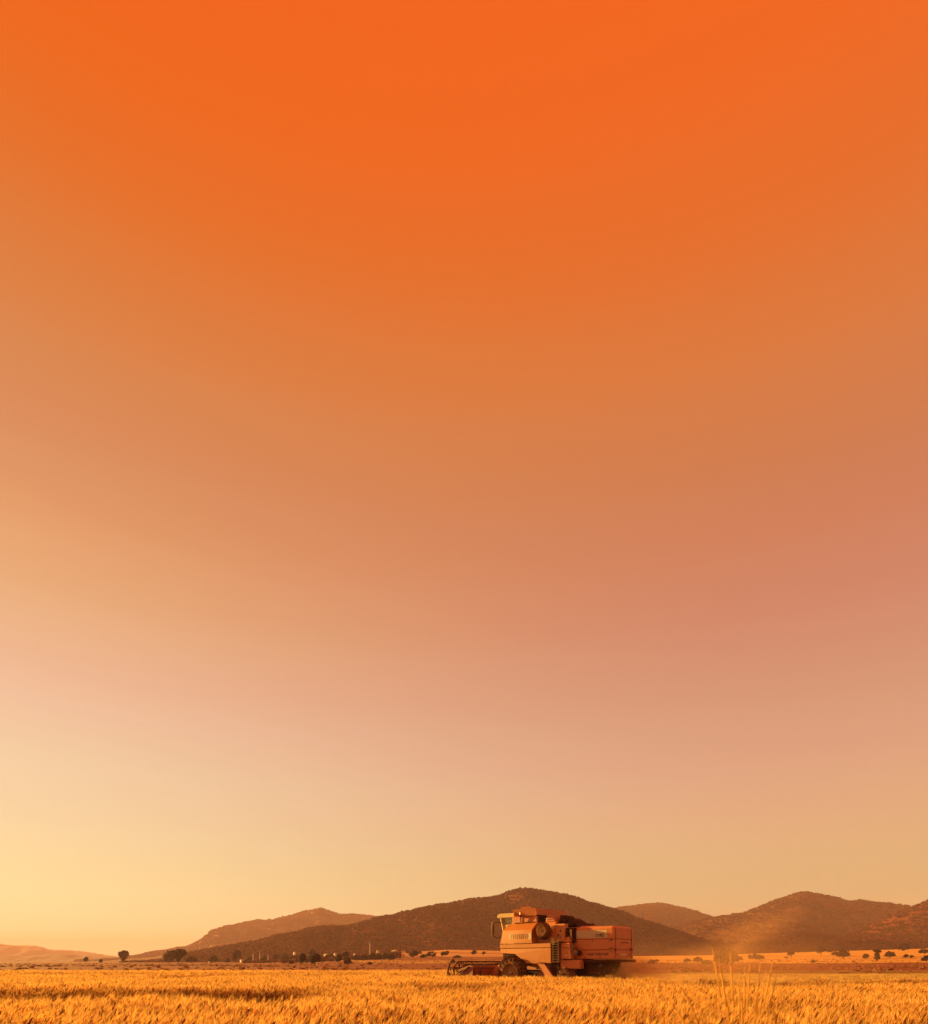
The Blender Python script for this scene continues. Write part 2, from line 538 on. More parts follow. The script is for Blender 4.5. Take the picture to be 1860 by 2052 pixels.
# ------------------------------------------------------------------ scattered stuff (geometry nodes, one object each)
def scatter(name, variants, pts, rot, scl, pick, tint, mat, kind='stuff', label=None, cat=None):
    """variants: list of (verts (n,3), faces list, colours (n,3)); points carry rot, scl, pick, tint"""
    V, Fc, Cc, vid = [], [], [], []
    o = 0
    for k, (vs, fs, cs) in enumerate(variants):
        V.append(np.asarray(vs, np.float32))
        Cc.append(np.asarray(cs, np.float32))
        Fc += [tuple(i + o for i in f) for f in fs]
        vid.append(np.full(len(vs), k, np.int32))
        o += len(vs)
    n = len(pts)
    V.append(np.asarray(pts, np.float32))
    Cc.append(np.zeros((n, 3), np.float32))
    vid.append(np.full(n, -1, np.int32))
    V = np.concatenate(V)
    me = bpy.data.meshes.new(name)
    me.from_pydata(V.tolist(), [], Fc)
    tot = len(V)

    def att(nm, typ, data, field):
        a = me.attributes.new(nm, typ, 'POINT')
        a.data.foreach_set(field, np.ascontiguousarray(data).ravel())
    att('vid', 'INT', np.concatenate(vid), 'value')
    z3 = np.zeros((o, 3), np.float32)
    att('rot', 'FLOAT_VECTOR', np.concatenate([z3, rot.astype(np.float32)]), 'vector')
    att('scl', 'FLOAT_VECTOR', np.concatenate([z3, scl.astype(np.float32)]), 'vector')
    att('pick', 'INT', np.concatenate([np.zeros(o, np.int32), pick.astype(np.int32)]), 'value')
    att('tint', 'FLOAT', np.concatenate([np.zeros(o, np.float32), tint.astype(np.float32)]), 'value')
    ca = me.color_attributes.new('Col', 'FLOAT_COLOR', 'POINT')
    cc = np.concatenate([np.concatenate(Cc), np.ones((tot, 1), np.float32)], 1)
    ca.data.foreach_set('color', cc.ravel())
    me.materials.append(mat)
    ob = link(bpy.data.objects.new(name, me))
    ng = bpy.data.node_groups.new(name + '_scatter', 'GeometryNodeTree')
    ng.interface.new_socket('Geometry', in_out='INPUT', socket_type='NodeSocketGeometry')
    ng.interface.new_socket('Geometry', in_out='OUTPUT', socket_type='NodeSocketGeometry')
    gn = ng.nodes.new
    gl = ng.links.new
    gi = gn('NodeGroupInput')
    go = gn('NodeGroupOutput')

    def named(nm, typ):
        a = gn('GeometryNodeInputNamedAttribute')
        a.data_type = typ
        a.inputs['Name'].default_value = nm
        return a.outputs['Attribute']
    va = named('vid', 'INT')

    def split(k):
        c = gn('FunctionNodeCompare')
        c.data_type = 'INT'
        c.operation = 'EQUAL'
        gl(va, c.inputs[2])
        c.inputs[3].default_value = k
        s = gn('GeometryNodeSeparateGeometry')
        s.domain = 'POINT'
        gl(gi.outputs[0], s.inputs[0])
        gl(c.outputs[0], s.inputs[1])
        return s.outputs[0]
    j = gn('GeometryNodeJoinGeometry')
    for k in range(len(variants)):
        t = gn('GeometryNodeGeometryToInstance')
        gl(split(k), t.inputs[0])
        gl(t.outputs[0], j.inputs[0])
    ip = gn('GeometryNodeInstanceOnPoints')
    gl(split(-1), ip.inputs['Points'])
    gl(j.outputs[0], ip.inputs['Instance'])
    ip.inputs['Pick Instance'].default_value = True
    gl(named('pick', 'INT'), ip.inputs['Instance Index'])
    e2r = gn('FunctionNodeEulerToRotation')
    gl(named('rot', 'FLOAT_VECTOR'), e2r.inputs[0])
    gl(e2r.outputs[0], ip.inputs['Rotation'])
    gl(named('scl', 'FLOAT_VECTOR'), ip.inputs['Scale'])
    gl(ip.outputs[0], go.inputs[0])
    md = ob.modifiers.new('scatter', 'NODES')
    md.node_group = ng
    tag(ob, label, cat, kind=kind)
    return ob


def mat_leafy(name, transl=0.3, base=1.0, var=0.5, rough=0.8, redden=False):
    """vertex colour times a per-instance tint, with light coming through"""
    m = bpy.data.materials.new(name)
    m.use_nodes = True
    t = m.node_tree
    b = t.nodes['Principled BSDF']
    outn = t.nodes['Material Output']
    b.inputs['Roughness'].default_value = rough
    b.inputs['Specular IOR Level'].default_value = 0.2
    a = t.nodes.new('ShaderNodeAttribute')
    a.attribute_name = 'Col'
    a2 = t.nodes.new('ShaderNodeAttribute')
    a2.attribute_type = 'INSTANCER'
    a2.attribute_name = 'tint'
    r = t.nodes.new('ShaderNodeMapRange')
    r.inputs['To Min'].default_value = base * (1 - var)
    r.inputs['To Max'].default_value = base * (1 + var)
    t.links.new(a2.outputs['Fac'], r.inputs['Value'])
    mu = t.nodes.new('ShaderNodeVectorMath')
    mu.operation = 'SCALE'
    t.links.new(a.outputs['Color'], mu.inputs[0])
    t.links.new(r.outputs[0], mu.inputs['Scale'])
    src = mu.outputs[0]
    if redden:
        r3 = t.nodes.new('ShaderNodeMapRange')
        r3.inputs['From Min'].default_value = -1.0
        r3.inputs['From Max'].default_value = 0.35
        t.links.new(a2.outputs['Fac'], r3.inputs['Value'])
        m3 = t.nodes.new('ShaderNodeMix')
        m3.data_type = 'RGBA'
        m3.inputs[6].default_value = (1.15, 0.62, 0.45, 1)
        m3.inputs[7].default_value = (1, 1, 1, 1)
        t.links.new(r3.outputs[0], m3.inputs[0])
        m4 = t.nodes.new('ShaderNodeVectorMath')
        m4.operation = 'MULTIPLY'
        t.links.new(mu.outputs[0], m4.inputs[0])
        t.links.new(m3.outputs[2], m4.inputs[1])
        src = m4.outputs[0]
    t.links.new(src, b.inputs['Base Color'])
    tr = t.nodes.new('ShaderNodeBsdfTranslucent')
    t.links.new(src, tr.inputs['Color'])
    ms = t.nodes.new('ShaderNodeMixShader')
    ms.inputs[0].default_value = transl
    t.links.new(b.outputs[0], ms.inputs[1])
    t.links.new(tr.outputs[0], ms.inputs[2])
    t.links.new(ms.outputs[0], outn.inputs['Surface'])
    return m


# bushes on the hills: low faceted leafy clumps
def bush_variant(seed, n=26, leaf=0.34):
    r = np.random.default_rng(seed)
    V, Fc, C = [], [], []
    # a solid lumpy heart keeps the clump dense
    ang = np.linspace(0, 2 * math.pi, 7)[:-1]
    rings = [(0.25, 0.0), (0.78, 0.25), (0.82, 0.62), (0.45, 0.95)]
    for rr, z in rings:
        for a in ang:
            k = rr * r.uniform(0.72, 1.12)
            V.append((math.cos(a) * k, math.sin(a) * k, z + r.uniform(-.08, .08)))
            C.append((0.060, 0.009, 0.005))
    V.append((0, 0, 1.05))
    C.append((0.065, 0.010, 0.006))
    for i in range(3):
        for k in range(6):
            Fc.append((i * 6 + k, i * 6 + (k + 1) % 6, (i + 1) * 6 + (k + 1) % 6, (i + 1) * 6 + k))
    for k in range(6):
        Fc.append((18 + k, 18 + (k + 1) % 6, 24))
    for i in range(n):
        d = r.normal(size=3)
        d /= np.linalg.norm(d)
        p = np.array([d[0] * 0.9, d[1] * 0.9, 0.55 + d[2] * 0.5])
        a = r.normal(size=3)
        a /= np.linalg.norm(a)
        b_ = np.cross(a, r.normal(size=3))
        b_ /= np.linalg.norm(b_)
        o = len(V)
        s = leaf * r.uniform(0.5, 1)
        for q in (a * s, b_ * s, -a * s, -b_ * s):
            V.append(tuple(p + q))
            g_ = r.uniform(0.8, 1.5)
            C.append((0.085 * g_, 0.013 * g_, 0.006 * g_))
        Fc.append((o, o + 1, o + 2, o + 3))
    return V, Fc, C


BUSHES = [bush_variant(s) for s in (1, 2, 3, 4)]
FOL = mat_leafy('scrub_foliage', 0.15, 1.0, 0.45)


def scrub_on(hl, n, size, seed, tmin=0.0, label=None, thin=0.35):
    r = np.random.default_rng(seed)
    R, Cn = hl['X'].shape
    ti = r.uniform(tmin, 1.03, n) * (hl['nt'] - 1)
    ui = r.uniform(0, Cn - 1.001, n)
    i = np.minimum(ti.astype(int), R - 2)
    j = ui.astype(int)
    ft, fu = ti - i, ui - j

    def bil(A):
        return (A[i, j] * (1 - fu) + A[i, j + 1] * fu) * (1 - ft) + (A[i + 1, j] * (1 - fu) + A[i + 1, j + 1] * fu) * ft
    x, y, z = bil(hl['X']), bil(hl['Y']), bil(hl['Z'])
    keep = fbm(x / 70, y / 70, 3, seed) + r.uniform(-0.35, 0.35, n) > thin
    x, y, z = x[keep], y[keep], z[keep]
    n = len(x)
    s = size * r.uniform(0.45, 1.25, n) ** 1.0
    scl = np.stack([s * r.uniform(.8, 1.2, n), s * r.uniform(.8, 1.2, n), s * r.uniform(0.8, 1.35, n)], 1)
    rot = np.stack([np.zeros(n), np.zeros(n), r.uniform(0, 6.28, n)], 1)
    scatter('hillside_scrub', BUSHES, np.stack([x, y, z - 0.3], 1), rot, scl, r.integers(0, 4, n), r.uniform(0, 1, n), FOL,
            label=label, cat='scrub')


scrub_on(main_hill, 26000, 2.3, 201, label='dark scrub and small pines covering the big hill behind the combine')
scrub_on(spur, 2600, 2.2, 202, label='sparse scrub on the low spur behind the reel of the combine', thin=0.5)
scrub_on(left_hill, 14000, 4.2, 203, tmin=0.3, label='hazy scrub on the paler hill with the pointed top at left', thin=0.25)
scrub_on(right_mid, 14000, 3.2, 204, tmin=0.0, label='thin scrub on the rounded hill right of the big dark hill', thin=0.25)
scrub_on(right_big, 16000, 2.4, 205, tmin=0.1, label='scattered scrub on the broad rocky hill at right', thin=0.36)
scrub_on(right_near, 15000, 2.0, 206, label='scrub on the near hill cut by the right edge', thin=0.18)
scrub_on(right_low, 5000, 1.8, 207, label='scrub on the low rise in front of the broad hill at right', thin=0.2)


# ------------------------------------------------------------------ wheat
def ribbon(V, Fc, C, pts, w, side, c0, c1=None):
    o = len(V)
    m = len(pts)
    for i, p in enumerate(pts):
        ww = w * (1 - 0.85 * i / (m - 1)) if c1 is not None else w
        V.append(tuple(p - side * ww))
        V.append(tuple(p + side * ww))
        c = c0 if c1 is None else tuple(a + (b - a) * i / (m - 1) for a, b in zip(c0, c1))
        C.append(c)
        C.append(c)
    for i in range(m - 1):
        Fc.append((o + 2 * i, o + 2 * i + 1, o + 2 * i + 3, o + 2 * i + 2))


def wheat_variant(seed, stems=15, rad=0.17, H=0.72, detail=True):
    r = np.random.default_rng(seed)
    V, Fc, C = [], [], []
    for i in range(stems):
        a = r.uniform(0, 6.28)
        q = rad * math.sqrt(r.uniform())
        base = np.array([q * math.cos(a), q * math.sin(a), 0.0])
        h = H * r.uniform(0.74, 1.06)
        # wind lean towards +x (right), a little spread
        lean = np.array([r.normal(0.10, 0.07), r.normal(0, 0.06), 0])
        top = base + np.array([0, 0, h - 0.09]) + lean * 0.7
        mid = (base + top) / 2 + np.array([-0.01, 0, 0.0]) - lean * 0.15
        d = top - mid
        d /= np.linalg.norm(d)
        nod = r.uniform() < 0.14
        hd = d + np.array([r.normal(0.28, 0.28), r.normal(0, 0.25), r.uniform(-0.9, -0.3) if nod else 0.1])
        hd /= np.linalg.norm(hd)
        g_ = r.uniform(0.55, 1.3)
        stemc = (0.32 * g_, 0.165 * g_, 0.04 * g_)
        headc = (0.52 * g_, 0.27 * g_, 0.07 * g_)
        fat = 1.0
        if r.uniform() < 0.13:
            fat = 1.7
            headc = (0.13, 0.022, 0.006)
        awnc = (0.76 * g_, 0.46 * g_, 0.14 * g_)
        side = np.cross(d, r.normal(size=3))
        side /= np.linalg.norm(side)
        ribbon(V, Fc, C, [base, mid, top], 0.0028, side, stemc)
        # ear: four-sided spindle with a few swells
        L_ = r.uniform(0.075, 0.115) * (1.25 if fat > 1 else 1)
        s1 = np.cross(hd, [0.3, 0.1, 1.0])
        s1 /= np.linalg.norm(s1)
        s2 = np.cross(hd, s1)
        prof = [(0, 0.002), (0.2, 0.0072 * fat), (0.6, 0.0066 * fat), (1, 0.0015)]
        o = len(V)
        for tq, w in prof:
            p = top + hd * L_ * tq + np.array([0, 0, -0.01]) * tq * tq
            for sgn in (s1, s2, -s1, -s2):
                V.append(tuple(p + sgn * w))
                C.append(headc)
        for k in range(3):
            for m_ in range(4):
                Fc.append((o + k * 4 + m_, o + k * 4 + (m_ + 1) % 4, o + (k + 1) * 4 + (m_ + 1) % 4, o + (k + 1) * 4 + m_))
        # awns
        for k in range(9 if detail else 5):
            t0 = r.uniform(0.1, 1.0)
            p = top + hd * L_ * t0
            dd = hd + r.normal(size=3) * 0.16
            dd /= np.linalg.norm(dd)
            sd_ = np.cross(dd, r.normal(size=3))
            sd_ /= np.linalg.norm(sd_)
            q2 = p + dd * r.uniform(0.07, 0.13)
            o = len(V)
            V += [tuple(p - sd_ * 0.0014), tuple(p + sd_ * 0.0014), tuple(q2)]
            C += [awnc] * 3
            Fc.append((o, o + 1, o + 2))
        # dry leaves
        for k in range(2 if detail else 1):
            t0 = r.uniform(0.35, 0.85)
            p = base + (top - base) * t0
            la = r.uniform(0, 6.28)
            dl = np.array([math.cos(la), math.sin(la), r.uniform(0.2, 1.2)])
            ll = r.uniform(0.08, 0.20)
            p1 = p + dl * ll * 0.5
            p2 = p1 + np.array([dl[0], dl[1], -0.5]) * ll * 0.5
            sd_ = np.cross(dl, [0, 0, 1.0])
            sd_ /= np.linalg.norm(sd_)
            ribbon(V, Fc, C, [p, p1, p2], 0.0055, sd_, (0.30 * g_, 0.17 * g_, 0.04 * g_), (0.42 * g_, 0.24 * g_, 0.06 * g_))
    return V, Fc, C


WHEAT = [wheat_variant(s) for s in range(10, 18)]
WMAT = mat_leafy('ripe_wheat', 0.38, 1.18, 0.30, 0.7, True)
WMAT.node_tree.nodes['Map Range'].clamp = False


def crop_height(x, y):
    u = 930 + F * x / y
    h = 0.93 + 0.16 * fbm(x / 1.7, y / 1.7, 3, 71)
    wob = (fbm(x / 2.2, y / 4, 3, 72) - 0.5)
    # lodged wheel track at left, shade put into its tint, thinning out right
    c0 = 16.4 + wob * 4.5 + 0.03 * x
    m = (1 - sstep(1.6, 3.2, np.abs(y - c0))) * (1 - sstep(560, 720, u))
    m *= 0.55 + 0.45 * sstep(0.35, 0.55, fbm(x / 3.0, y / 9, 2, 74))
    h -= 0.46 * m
    dip_shade = m * 1.1
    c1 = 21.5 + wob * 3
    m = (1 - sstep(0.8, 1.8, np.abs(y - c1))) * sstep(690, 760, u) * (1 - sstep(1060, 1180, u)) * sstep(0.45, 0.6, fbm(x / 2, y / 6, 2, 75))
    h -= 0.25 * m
    dip_shade = np.maximum(dip_shade, m * .6)
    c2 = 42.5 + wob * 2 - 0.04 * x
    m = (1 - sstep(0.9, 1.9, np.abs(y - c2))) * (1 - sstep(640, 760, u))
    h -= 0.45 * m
    dip_shade = np.maximum(dip_shade, m)
    # low strip along the old cut at right, its shade painted as dark tint
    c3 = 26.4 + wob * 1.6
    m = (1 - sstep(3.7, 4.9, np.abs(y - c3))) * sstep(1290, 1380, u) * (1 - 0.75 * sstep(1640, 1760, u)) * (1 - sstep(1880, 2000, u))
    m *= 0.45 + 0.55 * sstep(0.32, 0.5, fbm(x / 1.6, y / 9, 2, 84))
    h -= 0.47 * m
    dip_shade = np.maximum(dip_shade, m * 1.1)
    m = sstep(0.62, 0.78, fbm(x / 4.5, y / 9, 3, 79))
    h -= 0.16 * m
    dip_shade = np.maximum(dip_shade, m * .45)
    return h, dip_shade


def band(y0, y1, dens, margin, seed):
    r = np.random.default_rng(seed)
    n = int(dens * (y1 * y1 - y0 * y0) / 2 * 2 * margin)
    y = np.sqrt(r.uniform(y0 * y0, y1 * y1, n))
    x = r.uniform(-margin, margin, n) * y
    return x, y


parts_ = [band(2.2, 9, 22, 1.0, 301), band(9, 20, 24, 0.78, 302), band(20, 36, 15, 0.74, 303), band(36, 79, 7, 0.72, 304)]
x = np.concatenate([p[0] for p in parts_])
y = np.concatenate([p[1] for p in parts_])
lx, ly = to_local(x, y)
u = 930 + F * x / y
stand = (ly > 2.15) | ((y < 31.0 + 0.4 * np.sin(x * 1.3)) & (x > 5.5)) | ((u < 1010) & (lx > 3.5)) | ((u < 1000) & (y > 40) & (ly < -1))
stand &= ~((np.abs(ly) < 2.3) & (lx > -7) & (lx < 3.5))
stand &= (y < 57 + 3 * fbm(x / 5, y / 5, 2, 8))
stand &= (x * x + y * y > 2.2 ** 2)
x, y = x[stand], y[stand]
n = len(x)
r = np.random.default_rng(305)
hs, dip_shade = crop_height(x, y)
hs = hs * r.uniform(0.93, 1.07, n)
wide = np.where(y > 36, 1.5, 1.0)
scl = np.stack([wide, wide, hs], 1)
wl = fbm(x / 3.5, y / 3.5, 3, 76)
rot = np.stack([r.normal(0, 0.05, n), 0.02 + 0.22 * (wl - 0.35) + r.normal(0, 0.05, n), r.normal(0, 0.5, n)], 1)
tint_ = np.clip(0.55 * fbm(x / 2.5, y / 6, 3, 77) + 0.45 * r.uniform(0, 1, n), 0, 1) - dip_shade * r.uniform(0.7, 1.2, n)  # low bands take a darker tint that paints in their shade
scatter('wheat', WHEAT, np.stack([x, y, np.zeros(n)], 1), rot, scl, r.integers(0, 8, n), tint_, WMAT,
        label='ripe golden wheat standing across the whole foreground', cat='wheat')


# short stubble on the harvested ground
def stubble_variant(seed):
    r = np.random.default_rng(seed)
    V, Fc, C = [], [], []
    for i in range(16):
        b_ = np.array([r.uniform(-.3, .3), r.uniform(-.3, .3), 0])
        g_ = r.uniform(0.7, 1.2)
        tp = b_ + np.array([r.normal(0, .03), r.normal(0, .03), r.uniform(.08, .18)])
        ribbon(V, Fc, C, [b_, tp], 0.006, np.array([1.0, 0, 0]), (0.40 * g_, 0.25 * g_, 0.09 * g_))
    for i in range(8):
        b_ = np.array([r.uniform(-.35, .35), r.uniform(-.35, .35), r.uniform(.02, .09)])
        a = r.uniform(0, 3.14)
        ribbon(V, Fc, C, [b_, b_ + np.array([math.cos(a), math.sin(a), 0.1]) * 0.25], 0.008, np.array([0, 0, 1.0]), (0.46, 0.29, 0.10))
    return V, Fc, C


xs, ysb = band(22, 78, 5, 0.75, 311)
lx, ly = to_local(xs, ysb)
u = 930 + F * xs / ysb
k = (ly < 2.1) & (u > 1000) & ~((ysb < 31) & (xs > 5.5))
xs, ysb = xs[k], ysb[k]
n = len(xs)
r = np.random.default_rng(312)
scatter('stubble', [stubble_variant(s) for s in (1, 2, 3)], np.stack([xs, ysb, np.zeros(n)], 1),
        np.stack([np.zeros(n), np.zeros(n), r.uniform(0, 6.28, n)], 1), np.stack([np.full(n, 1.4)] * 2 + [r.uniform(.8, 1.4, n)], 1),
        r.integers(0, 3, n), r.uniform(0, 1, n), WMAT, label='cut straw stubble on the ground behind the combine', cat='stubble')

# rough weeds and grass tussocks on the brown land beyond the wheat
xs, ysb = band(82, 420, 0.16, 0.75, 321)
r = np.random.default_rng(322)
row = np.zeros(len(xs))
for d0, wd in ((104, 2.5), (140, 3), (172, 4), (215, 5), (270, 6), (330, 7)):
    row = np.maximum(row, 1 - sstep(wd * 0.5, wd * 1.5, np.abs(ysb + 0.03 * xs + (fbm(xs / 90, ysb / 30, 3, 9) - 0.5) * 12 - d0)))
k = (r.uniform(0, 1, len(xs)) < 0.10 + 0.5 * row * sstep(0.3, 0.55, fbm(xs / 30, ysb / 30, 2, 66)))
xs, ysb = xs[k], ysb[k]
n = len(xs)
s = r.uniform(0.12, 0.34, n)
WEEDS = [(v_, f_, np.array([0.072, 0.029, 0.011]) * (0.8 + 0.4 * np.random.default_rng(5).uniform(0, 1, (len(c_), 1)))) for v_, f_, c_ in BUSHES]
scatter('rough_grass', WEEDS, np.stack([xs, ysb, ground_z(xs, ysb) - 0.05], 1),
        np.stack([np.zeros(n), np.zeros(n), r.uniform(0, 6.28, n)], 1), np.stack([s * 2, s * 1.5, s], 1),
        r.integers(0, 4, n), r.uniform(0, 1, n), mat_leafy('dry_weeds', 0.2, 3.9, 0.4),
        label='low dry weeds and tussocks on the brown land beyond the wheat', cat='weeds')


# dense low growth in which the village sits
r = np.random.default_rng(333)
uu = np.concatenate([r.uniform(488, 800, 620), r.uniform(590, 800, 260), r.uniform(1560, 1900, 90), r.uniform(800, 900, 40)])
vd = np.where(uu < 560, r.uniform(540, 600, len(uu)), np.where(uu < 820, r.uniform(440, 640, len(uu)), np.where(uu < 1000, r.uniform(470, 560, len(uu)), r.uniform(740, 790, len(uu)))))
xv = (uu - 930) / F * vd
kk = fbm(xv / 9, vd / 30, 2, 41) + r.uniform(-.2, .2, len(uu)) > 0.42
xv, vd = xv[kk], vd[kk]
n = len(xv)
s = r.uniform(0.8, 2.3, n)
scatter('hedge_growth', BUSHES, np.stack([xv, vd, ground_z(xv, vd) - 0.2], 1), np.stack([np.zeros(n), np.zeros(n), r.uniform(0, 6.28, n)], 1),
        np.stack([s, s, s * 1.1], 1), r.integers(0, 4, n), r.uniform(0, 1, n), FOL,
        label='dark tangle of hedges and low trees around the village', cat='hedge')

# ------------------------------------------------------------------ trees
TMAT = mat_leafy('tree_foliage', 0.12, 0.85, 0.3)
TMAT.node_tree.nodes['Map Range'].inputs['To Min'].default_value = 0.8
BARK = mat_simple('bark', (0.07, 0.045, 0.03), 0.9, noise=0.4, scale=4)


def crown_mesh(name, seed, shape, nleaf=900):
    """unit crown: width 1, height 1 measured from the ground; shape = list of lobes (x,y,z,rx,ry,rz)"""
    r = np.random.default_rng(seed)
    vol = np.array([l[3] * l[4] * l[5] for l in shape]) ** 0.75
    pr = vol / vol.sum()
    V = np.zeros((nleaf, 4, 3))
    C = np.zeros((nleaf, 4, 3))
    for i in range(nleaf):
        l = shape[r.choice(len(shape), p=pr)]
        d = r.normal(size=3)
        d /= np.linalg.norm(d)
        rad = r.uniform(0.2, 1.0) ** 0.4 * (0.82 + 0.34 * math.sin(5 * d[0] + seed) * math.cos(4 * d[1] + 3 * d[2] + seed))
        p = np.array(l[:3]) + d * np.array(l[3:]) * rad
        a = r.normal(size=3)
        a /= np.linalg.norm(a)
        b_ = np.cross(a, d + r.normal(size=3) * 0.4)
        b_ /= np.linalg.norm(b_)
        s = 0.062 * r.uniform(0.5, 1.3)
        V[i] = [p + a * s, p + b_ * s * .8, p - a * s, p - b_ * s * .8]
        g_ = r.uniform(0.7, 1.35)
        C[i] = np.array([0.032, 0.008, 0.005]) * g_
    me = bpy.data.meshes.new(name)
    n = nleaf * 4
    me.from_pydata(V.reshape(-1, 3).tolist(), [], np.arange(n).reshape(-1, 4).tolist())
    ca = me.color_attributes.new('Col', 'FLOAT_COLOR', 'POINT')
    ca.data.foreach_set('color', np.concatenate([C.reshape(-1, 3), np.ones((n, 1))], 1).astype(np.float32).ravel())
    me.materials.append(TMAT)
    return me


def trunk_mesh(name, seed, top=0.5, rad=0.035):
    r = np.random.default_rng(seed)
    mb = MB()
    bend = r.normal(0, 0.03)
    mb.tube([(0, 0, -0.03), (bend, 0, top * 0.4), (bend * 0.4, bend, top)], rad, 7, rad * 0.55)
    for k in range(4):
        a = k * 1.6 + r.uniform(0, 1)
        mb.tube([(bend * 0.6, 0, top * r.uniform(0.45, 0.8)), (math.cos(a) * 0.14, math.sin(a) * 0.14, top * 1.05),
                 (math.cos(a) * 0.26, math.sin(a) * 0.26, top * 1.35)], rad * 0.5, 5, rad * 0.15)
    me = bpy.data.meshes.new(name)
    me.from_pydata(mb.v, [], mb.f)
    me.materials.append(BARK)
    return me


SHAPES = {
    'round': [(0, 0, .56, .42, .42, .36), (-.18, .05, .45, .28, .28, .26), (.2, -.05, .62, .28, .28, .28), (.05, .1, .8, .25, .25, .18)],
    'heart': [(-.17, 0, .66, .30, .30, .28), (.2, .05, .68, .28, .28, .28), (0, 0, .48, .33, .33, .26), (.02, 0, .28, .2, .2, .18), (.08, 0, .88, .2, .2, .1)],
    'bush': [(0, 0, .45, .45, .45, .42), (-.3, .1, .32, .24, .24, .28), (.28, 0, .38, .26, .26, .3), (.05, .1, .72, .25, .25, .22)],
    'dome': [(0, 0, .52, .46, .46, .40), (-.28, 0, .36, .22, .22, .2), (.3, 0, .4, .2, .2, .22)],
    'tall': [(0, 0, .3, .36, .36, .26), (0, 0, .55, .30, .30, .22), (.12, 0, .82, .4, .38, .14), (-.2, 0, .86, .26, .26, .1)],
    'flat': [(0, 0, .72, .48, .48, .22), (-.25, 0, .6, .24, .24, .16), (.2, .1, .8, .28, .28, .16)],
    'twin': [(-.26, 0, .45, .24, .24, .34), (.24, 0, .6, .28, .28, .34), (0, 0, .36, .26, .26, .2)],
}
CROWNS = {}
si = 0
for key, shp in SHAPES.items():
    CROWNS[key] = []
    for v_ in range(2):
        si += 1
        CROWNS[key].append((crown_mesh('crown', 400 + si, [tuple(np.array(l) * (1 + 0.0)) for l in shp], 1000), trunk_mesh('trunk', 500 + si)))


def solve_dist(u, vb, dmin=84, dmax=790):
    """distance at which the ground shows on photo row vb in direction u"""
    best = None
    for d in np.geomspace(dmin, dmax, 500):
        x_ = (u - 930) / F * d
        e = abs(HOR - (float(ground_z(x_, d)) - CZ) * F / d - vb)
        if best is None or e < best[0] - 0.05:
            best = (e, d)
    return best[1]


tree_no = 0


def tree(kind, u, vb, w, h, label, group=None, name='tree', cat='tree', d=None, flip=False):
    global tree_no
    tree_no += 1
    rr = np.random.default_rng(900 + tree_no)
    if d is None:
        d = solve_dist(u, vb, dmax=600)
    x_ = (u - 930) / F * d
    zb = float(ground_z(x_, d))
    h = max(h, HOR - (zb - CZ) * F / d - (vb - h))       # keeps the top of the crown where it is seen
    W, Hh = w * d / F, h * d / F
    o = empty(name, (x_, d, zb - 0.05), 0)
    tag(o, label, cat, group)
    cm, tm = CROWNS[kind][tree_no % 2]
    sx = -1 if flip else 1
    for nm, me in (('crown', cm), ('trunk', tm)):
        c = bpy.data.objects.new(nm, me)
        c.scale = (W * 1.3, W * 1.3, Hh * 1.06)
        c.rotation_euler = (0, 0, (math.pi if flip else 0) + rr.uniform(-0.25, 0.25))
        link(c, o)
    return o


T = tree
T('round', 172, 1926, 9.5, 8.5, 'small round lone tree on the horizon near the left edge')
T('bush', 202, 1925, 7, 3.5, 'tiny low bush on the horizon between two lone trees at far left', name='bush', cat='bush')
T('heart', 247, 1927, 20, 22, 'lone dark top-heavy tree on the horizon above the bare left field')
T('bush', 338, 1925.5, 19, 22, 'left one of the two big dark trees that grow together at left')
T('heart', 357, 1931, 28, 29, 'nearer and larger one of the two dark trees growing together at left')
T('bush', 384, 1924.5, 21, 9, 'low wide bush just right of the two dark trees at left', name='bush', cat='bush')
T('bush', 427, 1924.5, 17, 10, 'low dark bush beside the small white house at left', name='bush', cat='bush')
T('round', 473, 1925.5, 19, 22, 'single dark rounded tree left of the three white posts')
T('bush', 456, 1925, 9, 5, 'small low bush at the foot of the rounded tree left of the posts', name='bush', cat='bush')
T('bush', 530, 1924, 13, 9, 'dark bush between the second and third white posts', name='bush', cat='bush')
T('bush', 500, 1924, 11, 7, 'small dark bush left of the first white post', name='bush', cat='bush')
T('round', 553, 1923.5, 13, 12, 'dim tree at the village edge just right of the white posts')
T('bush', 571, 1923, 13, 13, 'second village tree right of the white posts, bushy')
T('dome', 590, 1923, 15, 10, 'low domed village tree under the small white hut')
T('bush', 584, 1932, 9, 6, 'small dark shrub alone on the brown field below the village', name='shrub', cat='bush')
T('round', 606, 1934, 15, 24, 'tall loose tree left of the darkest tree in the middle left')
T('round', 624, 1921, 17, 19, 'hazy tree rising behind the darkest round tree')
T('round', 631, 1935.5, 24, 25, 'darkest dense round tree standing in front of the village')
T('bush', 658, 1925, 22, 13, 'broad leafy tree between the darkest tree and the leaning pair')
T('round', 679, 1931, 15, 19, 'left tree of the leaning pair below the village')
T('heart', 693, 1927, 12, 20, 'tall thin-leaved tree behind the dark leaning bush')
T('bush', 697, 1933, 13, 15, 'dark leaning bushy tree at the right of the leaning pair')
T('bush', 715, 1924.5, 18, 11, 'first tree of the village hedge left of the minaret')
T('dome', 729, 1924.5, 15, 12, 'second tree of the village hedge just left of the minaret')
T('round', 746, 1924.5, 15, 15, 'dark tree in front of the minaret foot')
T('bush', 759, 1924, 15, 13, 'bushy tree below the pale square tower')
T('round', 772, 1924, 14, 14, 'village hedge tree two places right of the minaret')
T('bush', 784, 1924.5, 14, 15, 'last and darkest tree at the right end of the village hedge')
T('bush', 741, 1933, 9, 6, 'small dark shrub alone on the field under the minaret', name='shrub', cat='bush')
